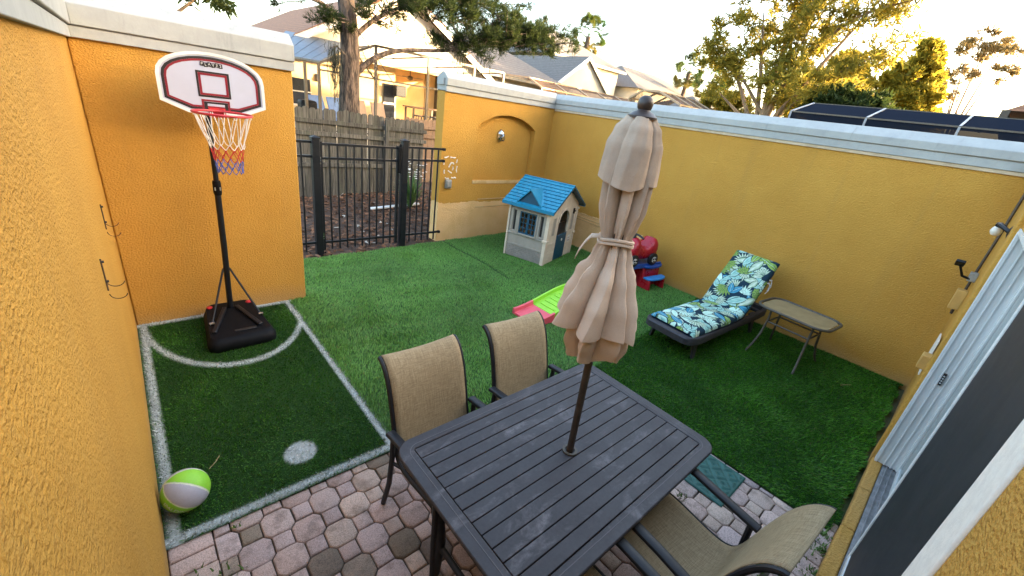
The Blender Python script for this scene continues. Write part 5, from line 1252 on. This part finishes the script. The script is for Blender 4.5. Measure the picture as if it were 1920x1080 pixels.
DG0, DG1 = (.05, .07, .014), (.22, .20, .035); YG0, YG1 = (.18, .165, .02), (.48, .37, .045)
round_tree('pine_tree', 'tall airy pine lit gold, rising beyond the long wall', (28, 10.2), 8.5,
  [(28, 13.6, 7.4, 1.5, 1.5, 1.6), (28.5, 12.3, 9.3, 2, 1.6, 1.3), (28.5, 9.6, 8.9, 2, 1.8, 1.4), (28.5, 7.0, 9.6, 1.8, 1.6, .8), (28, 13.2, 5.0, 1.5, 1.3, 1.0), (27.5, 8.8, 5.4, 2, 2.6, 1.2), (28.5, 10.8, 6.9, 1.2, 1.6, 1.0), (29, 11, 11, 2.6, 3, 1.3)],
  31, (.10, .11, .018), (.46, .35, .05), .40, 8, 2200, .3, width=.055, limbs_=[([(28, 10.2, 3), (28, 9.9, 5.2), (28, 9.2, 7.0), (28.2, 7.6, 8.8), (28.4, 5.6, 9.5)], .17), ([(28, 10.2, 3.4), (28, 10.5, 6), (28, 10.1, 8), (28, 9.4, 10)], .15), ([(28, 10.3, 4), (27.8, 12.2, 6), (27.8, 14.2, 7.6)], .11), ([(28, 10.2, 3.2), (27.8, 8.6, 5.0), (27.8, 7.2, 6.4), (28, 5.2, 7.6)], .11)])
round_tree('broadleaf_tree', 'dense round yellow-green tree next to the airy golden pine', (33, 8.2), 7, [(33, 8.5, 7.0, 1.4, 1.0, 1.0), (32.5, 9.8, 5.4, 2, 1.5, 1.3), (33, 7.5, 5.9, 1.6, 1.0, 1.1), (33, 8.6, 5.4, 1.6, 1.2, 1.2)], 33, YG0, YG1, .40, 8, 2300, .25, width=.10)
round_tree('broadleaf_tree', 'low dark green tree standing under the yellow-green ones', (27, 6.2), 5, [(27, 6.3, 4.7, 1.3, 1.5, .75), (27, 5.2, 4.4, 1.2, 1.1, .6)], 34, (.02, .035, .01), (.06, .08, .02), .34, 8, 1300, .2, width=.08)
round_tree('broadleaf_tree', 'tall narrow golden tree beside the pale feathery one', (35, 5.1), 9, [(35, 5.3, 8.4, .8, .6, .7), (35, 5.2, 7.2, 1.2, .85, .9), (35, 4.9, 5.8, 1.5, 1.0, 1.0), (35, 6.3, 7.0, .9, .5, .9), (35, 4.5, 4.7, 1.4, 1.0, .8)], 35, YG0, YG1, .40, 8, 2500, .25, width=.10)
round_tree('feathery_tree', 'pale feathery tree with thin crown at the bright horizon', (40, 3.3), 10, [(40, 3.6, 10.0, 1.3, 1.3, .5), (40, 2.9, 9.3, 1.0, 1.0, .5), (40, 2.6, 8.2, .9, .8, .5), (40, 4.2, 9.2, .9, .8, .7), (40, 4.1, 7.6, .9, .9, 1.0)], 36, (.16, .13, .05), (.30, .21, .10), .36, 6, 560, .14, width=.05)
round_tree('broadleaf_tree', 'shrubby golden tree low beside the grey roof', (31, 13.9), 5, [(31, 14.4, 4.4, 1.2, 1.1, .9), (31, 13.2, 4.2, 1.3, 1.1, .8)], 37, DG0, YG1, .36, 8, 1000, .15, width=.08)
round_tree('broadleaf_tree', 'dark leafy treetop above the wall with the hoop', (-.4, 13.5), 4.2, [(-.6, 13.5, 4.5, .9, .8, .45), (.9, 14.2, 4.3, .9, .8, .4), (2.4, 15, 4.2, 1.2, .8, .5)], 38, (.03, .05, .012), (.10, .12, .03), .26, 7, 360, .15, width=.04)

def palm(label, x, y, h, s, seed):
    T = thing('fan_palm', label, 'tree', (x, y, 0), group='fan palms on the horizon'); r_ = random.Random(seed)
    g = G(); g.tube([(0, 0, -.2), (.15, .1, h*.5), (.05, 0, h)], [.22*s, .17*s, .15*s], 9); g.build('trunk', MT['bark'], T, smooth=True)
    V = []; C = []
    for k in range(48):
        a = r_.uniform(0, 6.28); el = r_.uniform(-1.1, 1.35); L = s*r_.uniform(.7, 1.0); d = Vector((math.cos(a)*math.cos(el), math.sin(a)*math.cos(el), math.sin(el))); c = Vector((.05, 0, h))+d*L
        side = (Matrix.Rotation(r_.uniform(-1.3, 1.3), 3, d) @ (d.cross(Vector((0, 0, 1))).normalized() if abs(el) < 1.3 else Vector((1, 0, 0)))); up = side.cross(d); col_ = (.11, .09, .02) if el < -.3 else (.03+.03*r_.random(), .05+.03*r_.random(), .012)
        V += [Vector((.05, 0, h))+side*.02, Vector((.05, 0, h))-side*.02, c-side*.02, c+side*.02, c]; C += [col_]*5
        for j in range(11):
            b = (j-5)*.27; dd = (d*math.cos(b)+side*math.sin(b)).normalized(); LL = s*.62*(1-.04*abs(j-5)); w = side*math.cos(b)*.042*s-d*math.sin(b)*.042*s
            V += [c, c+dd*LL*.5+w, c+dd*LL-up*.12*s*abs(math.cos(el)), c+dd*LL*.5-w, c+dd*LL*.2]; C += [col_]*5
    npmesh('fronds', np.array([tuple(v) for v in V]), [np.arange(len(V)).reshape(-1, 5)], MT['foliage'], T, np.array(C))
palm('large fan palm rising behind the grey hip roof', 38.8, 34, 10.4, 1.65, 1); palm('small fan palm alone against the sky', 45, 25.0, 8.3, 1.35, 2); palm('smallest fan palm beside the airy golden pine', 40, 19.9, 6.9, 1.2, 3)

# ------------------------------------------------------------------ neighbouring houses
def gable_roof(x0, x1, y0, y1, ze, zr, ov, m, par, name='roof', along='y'):
    g = G(); th = .12
    if along == 'y':
        xm = (x0+x1)/2; k = (zr-ze)/((x1-x0)/2)
        for s, xe in ((-1, x0-ov), (1, x1+ov)):
            za = ze-k*ov; g.add([(xm, y0-ov, zr), (xe, y0-ov, za), (xe, y1+ov, za), (xm, y1+ov, zr), (xm, y0-ov, zr+th), (xe, y0-ov, za+th), (xe, y1+ov, za+th), (xm, y1+ov, zr+th)], [(0,1,2,3),(4,7,6,5),(0,4,5,1),(1,5,6,2),(2,6,7,3),(3,7,4,0)])
    return g.build(name, m, par)
# house with the lanai
T = thing('neighbor_house', 'tan house with brown gable roof and sunlit porch behind the pine', 'house')
GX0, GX1, GY = 4.6, 12.6, 16.6
g = G(); g.prism([(GX0, 3.42), (GX1, 3.42), ((GX0+GX1)/2, 5.62)], GY, GY+.2, lambda p, q, l: (p, l, q)); g.build('gable', MT['greywall'], T)
gable_roof(GX0, GX1, GY, 30, 3.45, 5.7, .35, MT['shingle_brown'], T)
k = (5.62-3.42)/4.0
for s in (-1, 1):
    xm = (GX0+GX1)/2; g = G(); g.bar((xm, GY-.37, 5.63), (xm+s*4.4, GY-.37, 5.63-4.4*k), .05, .2); g.build('fascia', MT['fascia'], T)
wl_ = G().box((4.4, 17.5, -.1), (8.75, 29.8, 3.5)).build('wall', MT['housewall'], T)
G().box((11.95, 20.61, -.1), (12.5, 29.8, 3.5)).build('wall', MT['housewall'], T)
G().box((8.76, 20.6, -.1), (11.9, 29.8, 3.5)).build('porch_wall', MT['porchwall'], T)
G().box((4.6, 16.7, 3.35), (12.6, 20.6, 3.45)).build('soffit', MT['porchwall'], T)
G().box((4.5, 16.62, 3.2), (12.7, 16.8, 3.46)).build('beam', MT['housewall'], T)
G().box((9.4, 20.52, .3), (9.8, 20.58, 3.2)).build('porch_column', MT['porchwall'], T)
for x, z0, z1 in ((5.12, 1.5, 2.35),):
    w_ = G().box((x-.32, 17.44, z0), (x+.32, 17.498, z1)).build('window', MT['window'], T); G().box((x-.36, 17.43, (z0+z1)/2-.02), (x+.36, 17.46, (z0+z1)/2+.02)).build('sash_bar', MT['fascia'], w_); G().box((x-.37, 17.45, z0-.06), (x+.37, 17.49, z0)).build('sill', MT['fascia'], w_)
w_ = G().box((8.25, 17.43, .9), (8.74, 17.497, 2.62)).build('door', MT['window'], T)
G().box((8.22, 17.40, 1.86), (8.76, 17.45, 1.93)).build('door_bar', MT['fascia'], w_); G().box((8.70, 17.40, .9), (8.755, 17.45, 2.62)).build('door_jamb', MT['fascia'], w_)
tag(G().box((8.55, 17.0, 2.2), (9.0, 17.28, 2.62)).build('porch_speaker', MT['blackmetal'], bevel=.03), 'black box hanging at the porch corner of the tan house', 'box')
lf = thing('porch_lamp', 'small lit lamp glowing on the tan house wall', 'lamp', (5.72, 17.5, 2.45)); G().box((-.06, -.09, -.12), (.06, 0, .12)).build('housing', MT['blackmetal'], lf); g = G(); g.lathe([(.02, -.09), (.05, -.05), (.05, .03), (.02, .06)], 10, (0, -.14, -.02)); g.build('glass', MT['lamp_glow'], lf, smooth=True)
fanT = thing('ceiling_fan', 'dark ceiling fan under the porch ceiling of the tan house', 'fan', (9.9, 18.4, 3.35)); g = G(); g.tube([(0, 0, 0), (0, 0, -.3)], .02, 6); g.lathe([(.03, -.45), (.12, -.4), (.12, -.3), (.04, -.26)], 12); g.build('motor', MT['cage'], fanT)
for k_ in range(5): a = k_*2*PI/5; g = G(); g.bar((.1*math.cos(a), .1*math.sin(a), -.33), (.62*math.cos(a), .62*math.sin(a), -.33), .13, .012); g.build('blade', MT['cage'], fanT)
# lanai enclosure
T = thing('screen_enclosure', 'bronze framed screen enclosure with metal pan roof before the tan house', 'enclosure')
def mem(a, b, w=.06, m='cage', name='frame_member'): g = G(); g.bar(a, b, w, w); return g.build(name, MT[m], T)
E0, E1, E2, E3 = (3.3, 14, 2.80), (4.62, 14, 2.83), (6.30, 14, 3.58), (11.5, 14, 3.60)
for x, z in ((3.3, 2.8), (4.24, 2.82), (4.62, 2.83), (6.34, 3.58), (8.2, 3.58), (10.1, 3.58), (11.5, 3.6)): mem((x, 14, -.1), (x, 14, z), .075)
mem(E0, E1); mem(E1, E2, .07); mem(E2, E3, .07); mem((3.3, 14, 1.0), (11.5, 14, 1.0), .05); mem((4.65, 14, 2.66), (11.5, 14, 2.64), .05); mem((5.7, 14.02, 3.3), (6.3, 14.02, 2.66), .04)
for x in (6.34, 8.2, 10.1, 11.5): mem((x, 14, 3.58), (x, 16.6, 3.5), .05)
for i_ in range(6):
    a0, a1 = i_/6, (i_+1)/6-.012; L = lambda t: Vector((3.2+1.45*t, 13.95, 2.84)); U = lambda t: Vector((4.5+2.1*t, 16.55, 3.62))
    g = G(); q = [L(a0), L(a1), U(a1), U(a0)]; g.add(q+[p+Vector((0, 0, .05)) for p in q], [(0,3,2,1),(4,5,6,7),(0,1,5,4),(1,2,6,5),(2,3,7,6),(3,0,4,7)]); g.build('roof_panel', MT['panroof'], T)
for a, b, z in ((3.34, 4.2, 2.78), (4.28, 4.58, 2.78), (4.66, 6.3, 2.62), (6.38, 8.16, 2.62), (8.24, 10.06, 2.62), (10.14, 11.46, 2.62)):
    g = G(); g.add([(a, 14.01, 1.03), (b, 14.01, 1.03), (b, 14.01, z), (a, 14.01, z)], [(0, 1, 2, 3)]); g.build('screen', MT['screen_clear'], T, fix=False)
# deck of the lanai stands higher than the garden
dk = G().box((3.3, 14.03, -.1), (11.5, 17.49, .95)).build('lanai_deck', MT['greywall']); dk['kind'] = 'structure'
def lanai_chair(x, y, m, label, rz, group):
    T = thing('lounge_chair', label, 'lounge chair', (x, y, .95), rz, group)
    M = Matrix.Rotation(-.35, 3, 'X'); G().obox((0, .38, .62), (.56, .04, .72), M).build('backrest', m, T, bevel=.02); G().box((-.28, -.5, .28), (.28, .28, .32)).build('seat', m, T, bevel=.01)
    for sx in (-.26, .26): g = G(); g.tube([(sx, -.45, 0), (sx, -.42, .3)], .018, 6); g.build('leg', MT['cage_white'], T); g = G(); g.tube([(sx, .35, 0), (sx, .25, .3)], .018, 6); g.build('leg', MT['cage_white'], T)
lanai_chair(5.25, 15.4, MT['bluesling'], 'blue sling lounge chair by the enclosure corner post', .35, 'lounge chairs in the enclosure')
lanai_chair(5.85, 15.5, MT['bluesling'], 'blue sling lounge chair nearest the pine trunk', .3, 'lounge chairs in the enclosure')
lanai_chair(6.75, 15.7, MT['tansling'], 'tan sling lounge chair close beside the pine trunk', .2, 'lounge chairs in the enclosure')
lanai_chair(7.45, 15.7, MT['tansling'], 'tan sling lounge chair behind the middle enclosure post', .15, 'lounge chairs in the enclosure')
tag(G().box((4.45, 15.2, .955), (4.95, 15.7, 1.75)).build('covered_grill', MT['blackplastic'], bevel=.08), 'dark covered grill in the enclosure corner', 'grill')
T = thing('bar_table', 'high table on the sunlit porch of the tan house', 'table', (9.4, 16.3, .95)); G().box((-.7, -.4, .93), (.7, .4, .98)).build('tabletop', MT['picket_new'], T)
for sx in (-.6, .6):
    for sy in (-.32, .32): G().box((sx-.03, sy-.03, 0), (sx+.03, sy+.03, .93)).build('leg', MT['cage'], T)
for k_ in range(4):
    T = thing('bar_stool', ('dark bar stool nearest the porch door at the high table', 'dark bar stool second from the porch door at the high table', 'dark bar stool third from the porch door at the high table', 'dark bar stool farthest from the porch door at the high table')[k_], 'stool', (8.85+.36*k_, 15.75, .95), 0, 'bar stools at the porch table'); g = G(); g.lathe([(.15, .66), (.16, .68), (.15, .71)], 12); g.build('seat', MT['cage'], T)
    for sx, sy in ((-.12, -.12), (.12, -.12), (.12, .12), (-.12, .12)): g = G(); g.tube([(sx*1.2, sy*1.2, 0), (sx, sy, .66)], .014, 5); g.build('leg', MT['cage'], T)

# grey roofed houses farther along
T = thing('neighbor_house', 'grey roofed house with white sunlit front gable in the distance', 'house')
G().box((27.2, 26.3, -.1), (35.0, 38, 6.75)).build('wall', MT['greywall'], T)
hip_roof(26.0, 35.6, 25.8, 38.4, 6.75, 9.6, MT['shingle_grey'], T, 4.3)
G().box((26, 25.82, 6.6), (35.6, 25.95, 6.78)).build('fascia', MT['fascia'], T)
g = G(); g.prism([(20.7, 4.2), (25.6, 4.2), (23.25, 5.9)], 20, 20.15, lambda p, q, l: (p, l, q)); g.build('gable', MT['greywall'], T)
G().box((20.8, 20.05, -.1), (25.5, 26.2, 4.2)).build('wing_wall', MT['greywall'], T)
gable_roof(20.7, 25.6, 20, 27, 4.2, 5.95, .2, MT['shingle_grey'], T)
for s in (-1, 1): g = G(); g.bar((23.15, 19.78, 5.98), (23.15+s*2.75, 19.78, 5.98-2.75*.714), .05, .2); g.build('fascia', MT['fascia'], T)
hip_roof(35.2, 52, 24, 36, 5.6, 8.0, MT['shingle_grey'], T, 5)
G().box((36, 24.5, -.1), (51, 35.5, 5.6)).build('wing_wall', MT['greywall'], T)
G().box((27.9, 29.0, 8.0), (28.4, 30.0, 8.35)).build('roof_vent', MT['cage'], T)
T = thing('neighbor_house', 'low house with brown-grey hip roof behind the pine branches', 'house')
G().box((12.8, 19.6, -.1), (20.0, 27, 3.9)).build('wall', MT['greywall'], T); hip_roof(12.2, 20.9, 19, 27.6, 3.95, 6.0, MT['shingle_grey'], T, 3.6); G().box((12.2, 19.02, 3.8), (20.9, 19.12, 4.0)).build('fascia', MT['fascia'], T)
T = thing('neighbor_house', 'flat grey roof edge low beyond the long wall', 'house'); G().box((30, 15.5, -.1), (34, 18.0, 4.1)).build('wall', MT['greywall'], T); hip_roof(29.6, 34.4, 14.6, 18.9, 4.1, 5.0, MT['shingle_grey'], T, 2)
T = thing('neighbor_house', 'brown eave corner of a house at the bright edge', 'house'); G().box((16.6, -9, -.1), (28, .1, 3.95)).build('wall', MT['greywall'], T); hip_roof(16, 28.6, -9.6, .55, 3.97, 7.4, MT['shingle_brown'], T, 4); G().box((16, .45, 3.8), (28.6, .6, 3.98)).build('fascia', MT['bronze'], T)  # ridge raised out of view to keep low sun off trunk and courtyard

def arch_cage(label, prof, axis, a, b, ribs, mfr, mscr, w=.07, mp=None):
    """screen enclosure: profile (across, z) swept along an axis; ribs at intervals, panels between"""
    T = thing('screen_enclosure', label, 'enclosure')
    P = lambda s, q: (s, q[0], q[1]) if axis == 'x' else (q[0], s, q[1])
    for k in range(ribs+1):
        s = a+(b-a)*k/ribs; g = G()
        for p, q in zip(prof, prof[1:]): g.bar(P(s, p), P(s, q), w, w)
        g.build('rib', MT[mfr], T)
    for p in prof[1:-1]: g = G(); g.bar(P(a, p), P(b, p), w*.8, w*.8); g.build('purlin', MT[mp or mfr], T)
    for k in range(ribs):
        s0, s1 = a+(b-a)*k/ribs+w*.5, a+(b-a)*(k+1)/ribs-w*.5
        for p, q in zip(prof, prof[1:]):
            g = G(); g.add([P(s0, p), P(s1, p), P(s1, q), P(s0, q)], [(0, 1, 2, 3)]); g.build('screen', MT[mscr], T, fix=False)
    return T
arch_cage('dark screened pool enclosure with white ribs just beyond the long wall', [(11.0, -.1), (11.0, 3.17), (12.3, 3.47), (16.5, 3.47)], 'y', -1.9, 3.5, 4, 'cage_white', 'screen_dark', .035, 'cage')
g = G(); g.box((12.5, -.3, -.1), (15.8, 2.6, 2.6)); tag(g.build('pool_house', MT['picket_new']), 'brown low wall showing through the dark enclosure', 'shed')
arch_cage('tan framed pool enclosure below the white sunlit gable', [(16, -.1), (16, 3.5), (17.0, 3.9), (19.4, 4.0)], 'x', 15.6, 24.5, 5, 'cage_tan', 'screen_sunlit')
arch_cage('arched bronze pool enclosure peeking over the coping behind the umbrella tip', [(15.4, -.1), (15.4, 3.85), (14.6, 4.3), (13.6, 4.3), (12.2, 3.75), (12.2, -.1)], 'x', 22, 26, 3, 'cage_tan', 'screen_sunlit', .09)
